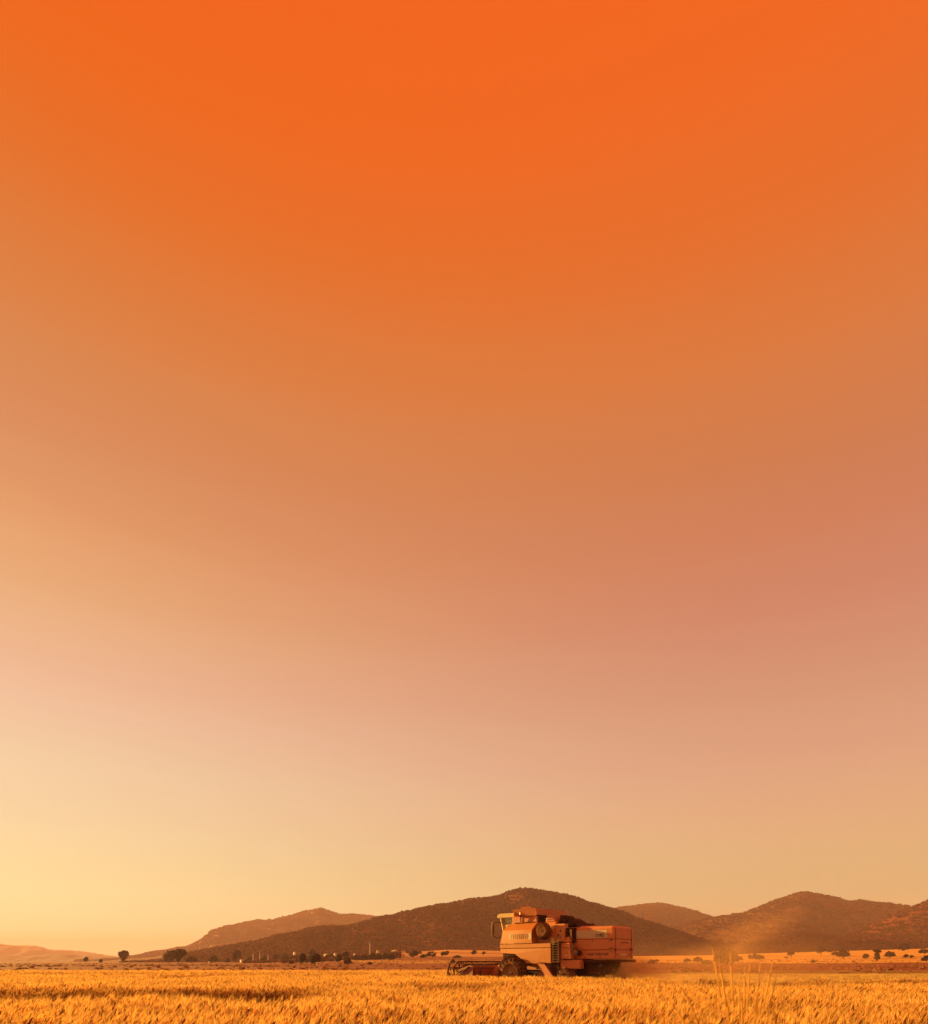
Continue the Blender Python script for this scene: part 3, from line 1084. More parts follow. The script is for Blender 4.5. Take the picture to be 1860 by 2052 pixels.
T('round', 829, 1920, 16, 15, 'round tree between the pale fields left of the combine')
T('bush', 848, 1919.5, 12, 8, 'low tree right of the round tree between the pale fields', name='bush', cat='bush')
T('dome', 859, 1918, 11, 9, 'domed tree at the lower edge of the pale fields')
T('bush', 869, 1917.5, 8, 7, 'small bush in the row along the pale field', name='bush', cat='bush')
T('round', 888, 1917.5, 10, 11, 'upright tree at the right end of the pale field row')
T('round', 950, 1915, 11, 11, 'round tree on the pale field above the reel')
T('round', 969.5, 1914.5, 7, 8, 'smaller tree beside the round one above the reel')
T('dome', 917, 1921, 15, 7, 'wide low bush above the left end of the header', name='bush', cat='bush')
T('bush', 908, 1931, 9, 9, 'dark shrub right above the divider tip of the header', name='shrub', cat='bush')
T('bush', 1306, 1932, 12, 10, 'dusty shrub right behind the rear of the combine', name='shrub', cat='bush')
T('dome', 1316, 1928, 9, 6, 'small bush behind the dusty shrub near the combine rear', name='bush', cat='bush')
T('dome', 1378, 1929, 13, 9, 'dusty domed bush on the light field between combine and tall grass', name='bush', cat='bush')
T('dome', 1399, 1930, 17, 13, 'dusty rounded tree left of the big tree in the dust')
T('bush', 1417, 1933, 19, 10, 'low wide shrub at the left foot of the big dusty tree', name='shrub', cat='bush')
T('bush', 1457, 1934, 37, 34, 'biggest tree, half veiled by the dust behind the combine')
T('dome', 1480, 1927, 16, 12, 'dark domed tree touching the right side of the big dusty tree')
T('twin', 1508, 1924, 14, 14, 'left tree of the joined pair right of the big dusty tree')
T('dome', 1522, 1924.5, 18, 12, 'right tree of the joined pair right of the big dusty tree')
T('flat', 1585.5, 1922, 12, 15, 'flat-topped little tree on a thin trunk in the golden field')
T('flat', 1576, 1922, 7, 5, 'tiny bush left of the flat-topped little tree', name='bush', cat='bush')
T('bush', 1630, 1929.5, 8, 7, 'small dark shrub on the lower edge of the golden field', name='shrub', cat='bush')
T('round', 1645.5, 1914, 17, 17, 'dark tree against the hill foot left of the widest field tree')
T('dome', 1663, 1909, 9, 5, 'small bush at the hill foot above the golden field', name='bush', cat='bush')
T('dome', 1676, 1916, 15, 10, 'left half of the widest tree clump in the golden field')
T('dome', 1691, 1921, 21, 18, 'widest dark tree in the golden field at right')
T('bush', 1710, 1929, 5, 3, 'tiny shrub on the field edge below the widest tree', name='shrub', cat='bush')
T('round', 1735, 1923, 11, 12, 'small oval tree between the widest tree and the mushroom-shaped one')
T('tall', 1758, 1926, 14, 23, 'mushroom-shaped tree with a cap on a tall leafy stem')
T('dome', 1784, 1920, 18, 14, 'regular dome-shaped tree right of the mushroom-shaped one')
T('round', 1816, 1921, 9, 9, 'small tree left of its smallest neighbour near the right edge')
T('round', 1827, 1921, 7, 7, 'smallest round tree near the right edge')
T('dome', 1853, 1912, 19, 11, 'dark spreading tree cut by the right edge')
T('bush', 1857, 1927, 14, 13, 'lower dark tree in the right edge corner of the field')
T('bush', 1812, 1902, 19, 14, 'large dark tree at the hill foot under the long white building')


# ------------------------------------------------------------------ village buildings
WHITE = mat_simple('whitewash', (0.78, 0.74, 0.66), 0.8, noise=0.15, scale=1.5)
CREAM = mat_simple('cream_plaster', (0.55, 0.46, 0.34), 0.85, noise=0.2, scale=1.5)
TILE = mat_simple('clay_tiles', (0.28, 0.11, 0.06), 0.85, noise=0.3, scale=6)
DARKG = mat_simple('dark_window', (0.03, 0.03, 0.035), 0.2, spec=0.5)
GREYM = mat_simple('grey_metal', (0.35, 0.34, 0.33), 0.5, noise=0.2)


def house(u, vb, w, h, d, label, flat=False, rz=-0.95, wall=None, nwin=2, zadd=0.0, name='house', cat='house', depth=None):
    x_ = (u - 930) / F * d
    o = empty(name, (x_, d, CZ - (vb - HOR) / F * d), rz)
    tag(o, label, cat)
    W, Hh = w * d / F, h * d / F
    dp = depth or W * 0.8
    wh = Hh * (0.95 if flat else 0.68)
    MB().box(-W / 2, W / 2, 0, dp, -2.5, wh).build('wall', wall or WHITE, o)
    if flat:
        MB().box(-W / 2 - .15, W / 2 + .15, -.15, dp + .15, wh, Hh).build('roof', CREAM, o)
    else:
        mb = MB()
        ov = 0.25
        mb.add([(-W / 2 - ov, -ov, wh), (W / 2 + ov, -ov, wh), (W / 2 + ov, dp + ov, wh), (-W / 2 - ov, dp + ov, wh),
                (-W / 2 - ov, dp / 2, Hh), (W / 2 + ov, dp / 2, Hh)],
               [(0, 1, 5, 4), (2, 3, 4, 5), (0, 4, 3), (1, 2, 5), (3, 2, 1, 0)])
        mb.build('roof', TILE, o)
    for i in range(nwin):
        cx = -W / 2 + W * (i + 0.6) / (nwin + 0.7)
        MB().box(cx - W * .06, cx + W * .06, -0.03, 0.05, wh * .45, wh * .78).build('window', DARKG, o)
    MB().box(W * .32, W * .42, -0.04, 0.05, 0, wh * .62).build('door', DARKG, o)
    return o


house(418.5, 1926.5, 6, 3.6, 780, 'small white house beside the low bush at left')
house(482, 1926.5, 6, 3.2, 780, 'low white shed right of the single rounded tree at left', flat=True)
house(512, 1926.5, 3, 3.6, 780, 'tiny white hut between the first and second white posts', nwin=1)
house(588.5, 1911.5, 4, 4.5, 760, 'small white hut above the domed village tree', nwin=1)
house(670, 1914, 4.5, 4.5, 760, 'bright white hut above the broad leafy tree', nwin=1)
house(651, 1915, 10, 4, 765, 'long low pale house right of the hazy tree', wall=CREAM)
house(709.5, 1915.5, 4, 5, 740, 'little white house left of the village hedge', nwin=1)
house(742.5, 1915, 4, 4, 740, 'little white house at the foot of the minaret', nwin=1)
house(779, 1914, 5, 4.5, 740, 'little white house above the right end of the village hedge', nwin=1)
house(788, 1908.5, 14, 5, 770, 'wide cream house at the left end of the pale fields', wall=CREAM)
house(806, 1909.5, 15, 4, 770, 'long low dark-roofed barn in the pale fields', wall=CREAM, name='barn', cat='barn', nwin=3)
house(1828, 1876.5, 17, 3.8, 845, 'long bright white building on the slope at the right edge', flat=True, rz=-0.5, nwin=6, name='farm_building', cat='building', depth=6)

# minaret: base, shaft, balcony, spire
d = 760
mx_ = (741.5 - 930) / F * d
mo = empty('minaret', (mx_, d, CZ - (1914 - HOR) / F * d))
tag(mo, 'slender pale minaret with balcony and pointed spire above the village', 'minaret')
MB().box(-1.0, 1.0, -1.0, 1.0, -4, 1.8).build('base', CREAM, mo)
MB().tube([(0, 0, 1.8), (0, 0, 9.2)], 0.62, 12, 0.55).build('shaft', CREAM, mo, True, auto=40)
MB().tube([(0, 0, 8.6), (0, 0, 8.95), (0, 0, 9.6)], 0.55, 12, 0.95).build('balcony', CREAM, mo)
MB().tube([(0, 0, 9.6), (0, 0, 11.4)], 0.45, 12, 0.42).build('upper_shaft', CREAM, mo, True, auto=40)
MB().tube([(0, 0, 11.4), (0, 0, 14.8)], 0.52, 12, 0.03).build('spire', GREYM, mo, True, auto=40)
d = 765
so = empty('tower', ((758 - 930) / F * d, d, CZ - (1914 - HOR) / F * d), 0.3)
tag(so, 'pale square tower right of the minaret', 'tower')
MB().box(-1.4, 1.4, -1.4, 1.4, -4, 4.6).build('wall', CREAM, so)
MB().box(-1.6, 1.6, -1.6, 1.6, 4.6, 5.0).build('roof', CREAM, so)
MB().box(-.35, .35, -1.45, -1.3, 2.8, 3.8).build('window', DARKG, so)
for u_, vt, vb, lab in ((507, 1912, 1924.5, 'shortest white post, leftmost of the three in a row'),
                        (520.5, 1906, 1925, 'tallest white post, middle of the three in a row'),
                        (537, 1912.5, 1925, 'white post with a gap near its top, rightmost of three')):
    d = 560
    o = empty('white_post', ((u_ - 930) / F * d, d, CZ - (vb - HOR) / F * d))
    tag(o, lab, 'post', 'white posts at the village edge')
    Hh = (vb - vt) * d / F
    MB().tube([(0, 0, -1), (0.02, 0, Hh * .8)], 0.30, 10, 0.24).build('shaft', WHITE, o, True, auto=40)
    MB().tube([(0.02, 0, Hh * .83), (0.1, 0, Hh * .93), (0.25, 0, Hh)], 0.26, 10, 0.2).build('cap', WHITE, o, True, auto=40)

# ------------------------------------------------------------------ combine harvester
def paint(name, col, dust=(0.30, 0.19, 0.10), amt=0.35, rough=0.42, metallic=0.0):
    m = bpy.data.materials.new(name)
    m.use_nodes = True
    t = m.node_tree
    b = t.nodes['Principled BSDF']
    b.inputs['Metallic'].default_value = metallic
    b.inputs['Coat Weight'].default_value = 0.15 if rough < 0.5 else 0.0
    b.inputs['Specular IOR Level'].default_value = 0.4 if rough < 0.5 else 0.12
    b.inputs['Coat Roughness'].default_value = 0.3
    tcn = t.nodes.new('ShaderNodeTexCoord')
    n1 = t.nodes.new('ShaderNodeTexNoise')
    n1.inputs['Scale'].default_value = 1.7
    n1.inputs['Detail'].default_value = 8
    n1.inputs['Roughness'].default_value = 0.7
    t.links.new(tcn.outputs['Object'], n1.inputs['Vector'])
    n2 = t.nodes.new('ShaderNodeTexNoise')
    n2.inputs['Scale'].default_value = 14
    n2.inputs['Detail'].default_value = 6
    mp = t.nodes.new('ShaderNodeMapping')
    mp.inputs['Scale'].default_value = (1.0, 1.0, 0.16)
    t.links.new(tcn.outputs['Object'], mp.inputs[0])
    t.links.new(mp.outputs[0], n2.inputs['Vector'])
    av = math_node(t, 'ADD', n1.outputs['Fac'], math_node(t, 'MULTIPLY', n2.outputs['Fac'], 0.6))
    mr = t.nodes.new('ShaderNodeMapRange')
    mr.inputs['From Min'].default_value = 0.68
    mr.inputs['From Max'].default_value = 1.0
    mr.inputs['To Max'].default_value = amt
    t.links.new(av, mr.inputs['Value'])
    mxn = t.nodes.new('ShaderNodeMix')
    mxn.data_type = 'RGBA'
    t.links.new(mr.outputs[0], mxn.inputs[0])
    mxn.inputs[6].default_value = (*col, 1)
    mxn.inputs[7].default_value = (*dust, 1)
    t.links.new(mxn.outputs[2], b.inputs['Base Color'])
    r2 = t.nodes.new('ShaderNodeMapRange')
    r2.inputs['To Min'].default_value = rough
    r2.inputs['To Max'].default_value = rough + 0.35
    t.links.new(n1.outputs['Fac'], r2.inputs['Value'])
    t.links.new(r2.outputs[0], b.inputs['Roughness'])
    bp = t.nodes.new('ShaderNodeBump')
    bp.inputs['Strength'].default_value = 0.25
    bp.inputs['Distance'].default_value = 0.015
    t.links.new(n1.outputs['Fac'], bp.inputs['Height'])
    t.links.new(bp.outputs[0], b.inputs['Normal'])
    return m


YEL = paint('yellow_paint', (0.47, 0.148, 0.014), dust=(0.30, 0.105, 0.028))
YEL2 = paint('shaded_yellow_paint', (0.57, 0.18, 0.055), dust=(0.38, 0.14, 0.055), amt=0.4)  # same yellow with a shade tone set in the colour, for parts out of sun
CREAMP = paint('cream_cab_paint', (0.62, 0.42, 0.16), amt=0.2)
DECAL = paint('pale_decal', (0.55, 0.40, 0.24), amt=0.25)
REDP = paint('red_header_paint', (0.27, 0.055, 0.035), dust=(0.16, 0.055, 0.03), amt=0.6)
DKM = paint('dark_metal', (0.045, 0.014, 0.010), dust=(0.12, 0.035, 0.018), amt=0.6, rough=0.6)
STEEL = paint('worn_steel', (0.30, 0.20, 0.13), dust=(0.16, 0.065, 0.03), amt=0.8, metallic=0.0, rough=0.6)
RUB = paint('tyre_rubber', (0.04, 0.017, 0.013), dust=(0.30, 0.11, 0.05), amt=0.8, rough=0.75)
RIMM = paint('rim_paint', (0.40, 0.20, 0.09), amt=0.6)
TINE = paint('tine_steel', (0.10, 0.035, 0.022), dust=(0.15, 0.05, 0.025), amt=0.6, rough=0.8)
BLK = mat_simple('black_print', (0.02, 0.018, 0.016), 0.6)
GHOST = mat_simple('worn_grey_print', (0.49, 0.35, 0.20), 0.7)
REDL = mat_simple('red_lens', (0.22, 0.01, 0.01), 0.25)
AMB = mat_simple('amber_lens', (0.75, 0.25, 0.04), 0.3)
glass = bpy.data.materials.new('cab_glass')
glass.use_nodes = True
gb = glass.node_tree.nodes['Principled BSDF']
gb.inputs['Base Color'].default_value = (0.75, 0.72, 0.62, 1)
gb.inputs['Roughness'].default_value = 0.08
gb.inputs['Transmission Weight'].default_value = 0.9
gb.inputs['IOR'].default_value = 1.1
MIRR = mat_simple('mirror_glass', (0.08, 0.04, 0.03), 0.25)

R = empty('combine_harvester', (HX, HY, 0), math.pi - TH)
tag(R, 'dusty yellow combine harvester with spare tyre on its side cutting the wheat', 'combine harvester')


def ytap(off):
    return lambda x, z: 1.5 + off - max(0.0, x + 0.9) * 0.055


SIDE = 1.5
# lit front side: lower cover, rail and upper cover, each with a thin gap
MB().prism([(.455, 1.90), (-.49, 1.845), (-.87, 1.62), (-1.75, 1.46), (-2.68, 1.39), (-2.68, 2.115), (.495, 2.115)], ytap(0), ytap(-.09)).build('lower_side_panel', YEL, R, bevel=.012)
MB().prism([(.497, 2.135), (-2.68, 2.135), (-2.68, 2.345), (.52, 2.325)], ytap(.012), ytap(-.09)).build('side_rail', YEL, R, bevel=.015)
mb = MB()
# upper cover: upright face, then sloping shoulder to the cab
sec = [(2.365, 0.0), (2.955, 0.0), (3.02, -0.02), (3.375, -0.42)]
xf = {0: .51, 1: .345, 2: .33, 3: .20}
vs = []
for i, (z, dy) in enumerate(sec):
    for k in range(5):
        x_ = xf[i] + (-1.55 - xf[i]) * k / 4
        vs.append((x_, ytap(dy)(x_, z), z))
        vs.append((x_, ytap(dy - .09)(x_, z), z - (.06 if i == 3 else 0)))
fs = []
m_ = 10
for i in range(3):
    for k in range(4):
        a = i * m_ + k * 2
        fs += [(a, a + 2, a + 2 + m_, a + m_), (a + 1, a + 1 + m_, a + 3 + m_, a + 3)]
    fs += [(i * m_, i * m_ + m_, i * m_ + m_ + 1, i * m_ + 1), (i * m_ + 8, i * m_ + 9, i * m_ + m_ + 9, i * m_ + m_ + 8)]
for k in range(4):
    fs += [(k * 2, k * 2 + 1, k * 2 + 3, k * 2 + 2), (3 * m_ + k * 2, 3 * m_ + k * 2 + 2, 3 * m_ + k * 2 + 3, 3 * m_ + k * 2 + 1)]
mb.add(vs, fs)
up = mb.build('upper_side_panel', YEL, R, smooth=True, auto=25)
# rear return of the front cover (dark step towards the spare wheel)
MB().prism([(-1.552, 2.365), (-1.60, 2.365), (-1.60, 3.0), (-1.60, 3.36), (-1.552, 3.36)], lambda x, z: 1.49 - max(0, z - 3.0) * 1.1, 1.02).build('panel_return', YEL2, R)
# decal on the front cover with faded letters
ob = MB().prism([(-.10, 2.56), (-1.53, 2.53), (-1.53, 2.86), (-.10, 2.88)], ytap(.006), ytap(-.01)).build('decal_stripe', DECAL, up)
for k in range(9):
    x0 = -.22 - k * .13
    MB().prism([(x0, 2.60), (x0 - .035, 2.60), (x0 - .035, 2.83), (x0, 2.83)], ytap(.009), ytap(.0)).build('faded_letter', GHOST, up)
# underside and inner structure of the front
MB().box(-2.66, .35, .80, 1.38, 1.46, 2.33).build('inner_frame', DKM, R)
MB().prism([(-.87, 1.60), (-1.15, 1.39), (-2.66, 1.385), (-1.75, 1.455)], 1.40, 0.9).build('belly_plate', YEL2, R)
# body core
MB().box(-3.6, .25, -.78, .79, 1.05, 2.36).build('body', YEL2, R, bevel=.03)
MB().box(-2.66, .35, -1.42, -.80, 1.46, 3.2).build('right_side_panel', YEL, R, bevel=.05)

# grain tank and its extension
MB().box(-1.55, -.12, -1.18, 1.08, 2.37, 3.72).build('grain_tank', YEL2, R, bevel=.03)
te = MB()
te.prism([(-.22, 3.74), (-1.60, 3.74), (-1.62, 4.08), (-1.36, 4.085), (-1.35, 4.17), (-.75, 4.175), (-.74, 4.08), (-.20, 4.06)],
         lambda x, z: 1.16 + (z - 3.74) * .4, lambda x, z: 1.13 + (z - 3.74) * .4)
te.build('tank_extension_side', YEL2, R)
MB().prism([(-.22, 3.74), (-1.60, 3.74), (-1.62, 4.06), (-.20, 4.06)], lambda x, z: -1.2 - (z - 3.74) * .2, lambda x, z: -1.17 - (z - 3.74) * .2).build('tank_extension_side', YEL2, R)
mb = MB()
for x0 in (-1.605, -.235):
    mb = MB()
    mb.box(x0 - .03, x0, -1.24, 1.25, 3.735, 4.07)
    mb.build('tank_extension_end', YEL2, R)
MB().box(-1.66, -1.585, -1.22, 1.2, 3.70, 3.76).build('tank_rim', DKM, R)
# dark engine bay behind the tank
MB().box(-1.95, -1.565, -1.0, .98, 2.4, 3.68).build('engine_bay', DKM, R)
for k in range(4):
    MB().box(-1.75 - k * .05, -1.72 - k * .05, .3, .995, 3.39, 3.66).build('fin', DKM, R)

# recessed wall behind the spare wheel, with a rounded shoulder
mb = MB()
secy = [(2.37, 1.10), (3.20, 1.10), (3.32, 1.07), (3.40, .96), (3.42, .80)]
vs = []
for z, yv in secy:
    for x_ in (-1.62, -2.64):
        vs.append((x_, yv, z))
vs += [(-1.62, .80, 2.37), (-2.64, .80, 2.37)]
fs = [(2 * i, 2 * i + 1, 2 * i + 3, 2 * i + 2) for i in range(5)]
fs += [(10, 11, 1, 0), tuple(2 * i for i in range(6)), tuple(2 * i + 1 for i in reversed(range(6)))]
MB().add(vs, fs).build('engine_side_wall', YEL2, R, smooth=True, auto=50)
MB().box(-3.20, -2.66, .80, 1.09, 2.42, 3.27).build('engine_door', YEL2, R, bevel=.02)
MB().box(-2.82, -2.72, 1.088, 1.105, 3.16, 3.20).build('door_handle', DKM, R)
MB().box(-2.98, -2.93, 1.088, 1.12, 2.88, 2.98).build('latch', DKM, R)
MB().prism([(-2.02, 3.40), (-2.56, 3.40), (-2.52, 3.70), (-2.08, 3.70)], .45, 1.0).build('air_box', YEL2, R, bevel=.02)
en = MB()
en.lathe_y([(0, .2), (.17, .2), (.17, .85), (0, .85)], -2.98, 3.52, 20)
en.box(-3.15, -2.6, -.3, .75, 3.2, 3.45)
en.tube([(-2.65, .6, 3.4), (-2.65, .6, 3.72)], .05)
en.tube([(-2.75, .75, 3.4), (-2.75, .75, 3.62), (-2.9, .75, 3.66)], .035)
en.build('engine', DKM, R, smooth=True, auto=40)
# rounded dark screen hood and the folded unloading auger
arc = [(-2.40 - 1.12 * math.sin(a), 2.55 + 1.10 * math.cos(a)) for a in np.linspace(0, 1.02, 12)]
MB().prism([(-2.40, 2.6)] + arc + [(-3.36, 2.6)], -.85, .25).build('radiator_hood', DKM, R, smooth=True, auto=40)
MB().tube([(-.6, -1.35, 3.3), (-2.5, -.95, 3.22), (-3.82, -.35, 3.20)], .115, 14).build('unloading_auger', DKM, R, smooth=True, auto=40)
MB().box(-4.35, -3.6, -.3, .35, 3.05, 3.17).build('roof_hatch', YEL2, R, bevel=.02)

# straw hood at the rear: three bands with gaps, rounded top
RY = .88


def hood_band(name, z0, z1, x0=-3.55, x1=-5.70, top=False, mat=YEL2, y=RY):
    mb = MB()
    if top:
        sec_ = [(-y, z0), (-y, z1 - .16), (-y + .06, z1 - .05), (-y + .2, z1), (y - .2, z1), (y - .06, z1 - .05), (y, z1 - .16), (y, z0)]
    else:
        sec_ = [(-y, z0), (-y, z1), (y, z1), (y, z0)]
    n_ = len(sec_)
    vs_ = [(x0, a, b) for a, b in sec_]
    if top:
        vs_ += [(x1 + .10, a, b) for a, b in sec_]
        vs_ += [(x1, a * .97, b - (.10 if b > z1 - .1 else 0)) for a, b in sec_]
        rings = 3
    else:
        vs_ += [(x1, a, b) for a, b in sec_]
        rings = 2
    fs_ = []
    for q in range(rings - 1):
        fs_ += [(q * n_ + i, q * n_ + (i + 1) % n_, (q + 1) * n_ + (i + 1) % n_, (q + 1) * n_ + i) for i in range(n_)]
    fs_ += [tuple(range(n_))[::-1], tuple(range((rings - 1) * n_, rings * n_))]
    mb.add(vs_, fs_)
    return mb.build(name, mat, R, bevel=0 if top else .015, smooth=top, auto=30 if top else None)


hood_top = hood_band('rear_hood', 2.515, 3.10, top=True)
hood_mid = hood_band('rear_side_panel', 2.015, 2.495)
hood_low = hood_band('lower_rear_panel', 1.60, 1.995)
MB().box(-3.62, -5.66, -.84, .84, 1.62, 2.9).build('hood_frame', DKM, R)
st = MB().prism([(-3.66, 2.56), (-5.38, 2.56), (-5.34, 2.905), (-3.66, 2.915)], RY + .006, RY - .02).build('decal_stripe', DECAL, hood_top)


def text_mesh(body, x_at, z_at, width, height, yv, mirrored, name, parent, mat, rear=None, bold=0.0):
    cu = bpy.data.curves.new(name, 'FONT')
    cu.body = body
    cu.size = 1.0
    cu.offset = bold
    cu.extrude = 0.0
    cu.resolution_u = 3
    to = bpy.data.objects.new(name, cu)
    COL.objects.link(to)
    dg = bpy.context.evaluated_depsgraph_get()
    me = bpy.data.meshes.new_from_object(to.evaluated_get(dg))
    bpy.data.objects.remove(to)
    co = np.zeros(len(me.vertices) * 3)
    me.vertices.foreach_get('co', co)
    co = co.reshape(-1, 3)
    mn, mxx = co.min(0), co.max(0)
    tx = (co[:, 0] - mn[0]) / (mxx[0] - mn[0]) * width
    ty = (co[:, 1] - mn[1]) / (mxx[1] - mn[1]) * height
    if rear is not None:
        new = np.stack([np.full(len(tx), rear), x_at - tx, z_at + ty], 1)
    elif mirrored:
        new = np.stack([x_at + tx, np.full(len(tx), yv), z_at + ty], 1)
    else:
        new = np.stack([x_at - tx, np.full(len(tx), yv), z_at + ty], 1)
    me.vertices.foreach_set('co', new.ravel())
    me.materials.clear()
    me.materials.append(mat)
    me.update()
    o = bpy.data.objects.new(name, me)
    return link(o, parent)


text_mesh('OYAMSE', -4.74, 2.60, .47, .155, RY + .010, False, 'lettering', hood_top, BLK, bold=.012)
text_mesh('New Holland Trakmak', -5.42, 1.755, 1.10, .135, RY + .004, True, 'lettering', hood_low, BLK, bold=.012)
# rear face fittings
for yv in (.74, -.66):
    lp = MB()
    lp.tube([(-5.705, yv, 2.03), (-5.76, yv, 2.03)], .075, 16)
    lp.build('rear_lamp', REDL, R)
    MB().tube([(-5.702, yv * .8, 1.78), (-5.72, yv * .8, 1.78)], .035, 10).build('reflector', REDL, R)
MB().box(-5.715, -5.702, -.18, .30, 1.75, 1.84).build('number_plate', DECAL, R)
MB().tube([(-5.705, -.35, 2.3), (-5.74, -.35, 2.34), (-5.74, .2, 2.34), (-5.705, .2, 2.3)], .012, 6).build('rear_handle', DKM, R)
for yv in (RY + .01, -RY - .01):
    for z in (2.44, 2.06):
        MB().box(-5.64, -5.58, yv - .015, yv + .015, z, z + .05).build('hinge', DKM, R)
MB().box(-5.82, -3.58, -.92, .915, 1.43, 1.575).build('rear_sill', DKM, R, bevel=.02)
ch = MB()
ch.prism([(-4.15, 1.43), (-5.15, 1.43), (-5.0, 1.05), (-4.75, .85), (-4.3, .85)], -.72, .72)
ch.build('straw_chopper', DKM, R)
MB().prism([(-3.62, 1.43), (-4.15, 1.43), (-4.3, .95), (-3.7, .9)], -.6, .6).build('sieve_box', DKM, R)

for k in range(5):
    MB().box(-2.98, -2.74, 1.088, 1.10, 2.56 + k * .05, 2.585 + k * .05).build('vent_slat', DKM, R)
for k, (x0, z0) in enumerate(((-3.75, 2.42), (-4.6, 2.42), (-5.5, 2.42), (-3.75, 2.08), (-5.5, 2.08), (-4.2, 1.66), (-5.0, 1.66), (-5.6, 1.93))):
    MB().box(x0 - .03, x0 + .03, RY + .001, RY + .018, z0 - .018, z0 + .018).build('catch', DKM, R)
MB().box(-5.712, -5.70, -.70, -.685, 1.64, 3.0).build('rear_joint', DKM, R)
MB().box(-5.712, -5.70, .70, .715, 1.64, 3.0).build('rear_joint', DKM, R)
MB().box(-2.62, -2.50, 1.101, 1.108, 2.46, 2.56).build('warning_label', DECAL, R)
MB().box(-3.5, -3.36, 1.331, 1.338, 1.72, 1.80).build('warning_label', DECAL, R)
for k in range(3):
    MB().tube([(-1.0 - k * .5, 1.405, 1.50), (-1.0 - k * .5, 1.43, 1.50)], .02, 8).build('bolt', DKM, R)

# machinery between the front cover and the hood
MB().prism([(-3.16, 1.60), (-3.70, 1.60), (-3.62, 2.34), (-3.16, 2.34)], 1.05, 1.33).build('belt_cover', YEL2, R, bevel=.015)
MB().box(-3.58, -3.17, 1.31, 1.336, 2.10, 2.125).build('belt_cover_seam', DKM, R)
MB().box(-3.16, -2.70, .85, 1.12, 1.42, 2.36).build('rear_cross_panel', REDP, R)
for cx, cz, rr, yv in ((-3.70, 2.16, .13, 1.26), (-3.84, 1.90, .14, 1.2), (-4.02, 1.86, .12, 1.1), (-3.60, 1.72, .09, 1.3), (-3.45, 2.55, .14, 1.05), (-3.42, 2.88, .12, 1.0)):
    p = MB().lathe_y([(0.001, yv), (.03, yv + .03), (.05, yv), (rr * .8, yv - .01), (rr, yv + .02), (rr, yv - .05), (0.001, yv - .05)], cx, cz, 22)
    p.build('pulley', STEEL if rr > .125 else DKM, R, smooth=True, auto=35)
bt = MB()
for a, b in (((-3.70, 2.29), (-3.84, 2.04)), ((-3.58, 2.12), (-3.72, 1.84)), ((-3.84, 2.04), (-4.02, 1.98)), ((-3.58, 2.58), (-3.54, 2.9)), ((-3.32, 2.5), (-3.31, 2.9))):
    bt.tube([(a[0], 1.2, a[1]), (b[0], 1.2, b[1])], .012, 5)
bt.build('drive_belt', BLK, R)
MB().box(-3.62, -3.22, .75, 1.0, 2.37, 3.06).build('machinery_recess', DKM, R)
MB().box(-3.56, -3.22, .90, 1.2, 2.37, 2.62).build('gearbox', YEL2, R, bevel=.04)
MB().tube([(-3.56, 1.12, 2.66), (-3.57, 1.14, 2.98)], .05, 12).build('filter', CREAMP, R, smooth=True, auto=40)
MB().box(-3.70, -3.56, .80, .93, 2.37, 3.06).build('hood_post', DKM, R)
# platform, ladder, rails
MB().box(-3.22, -2.68, 1.12, 1.46, 2.33, 2.36).build('platform', STEEL, R)
lad = MB()
lad.tube([(-2.81, 1.47, 2.60), (-2.80, 1.49, 2.50), (-2.82, 1.50, 1.42)], .017, 8)
lad.tube([(-3.13, 1.47, 2.60), (-3.12, 1.49, 2.50), (-3.14, 1.50, 1.42)], .017, 8)
lad = lad.build('ladder', STEEL, R)
for k in range(9):
    z = 1.46 + k * .117
    MB().box(-3.13, -2.82, 1.475, 1.53, z - .011, z + .011).build('rung', STEEL, lad)
MB().tube([(-3.15, 1.47, 2.62), (-3.22, 1.47, 2.72), (-3.44, 1.46, 3.02), (-3.50, 1.46, 3.05), (-3.9, .93, 3.06)], .014, 8).build('handrail', STEEL, R)
MB().tube([(-2.68, 1.45, 2.36), (-2.68, 1.45, 2.62)], .014, 8).build('handrail', STEEL, R)
# chutes and chassis below
MB().prism([(-1.76, 1.40), (-2.18, 1.40), (-2.72, .74), (-2.28, .74)], 1.16, 1.36).build('return_elevator', YEL2, R, bevel=.015)
MB().prism([(-1.55, 0.70), (-2.25, .70), (-2.02, 1.18), (-1.92, 1.18)], .95, 1.15).build('clean_grain_elevator', REDP, R, bevel=.015)
MB().box(-4.12, -3.02, .82, 1.22, 1.12, 1.56).build('fuel_tank', YEL2, R, bevel=.06)
MB().box(-4.3, .6, -.7, .7, .75, 1.10).build('chassis', DKM, R)
MB().tube([(-.25, -1.3, .87), (-.25, 1.3, .87)], .17, 14).build('front_axle', DKM, R, smooth=True, auto=40)
MB().tube([(-3.4, -1.2, .6), (-3.4, 1.2, .6)], .09, 12).build('rear_axle', DKM, R, smooth=True, auto=40)
MB().box(-3.0, -2.5, .8, 1.25, .8, 1.4).build('battery_box', DKM, R, bevel=.02)


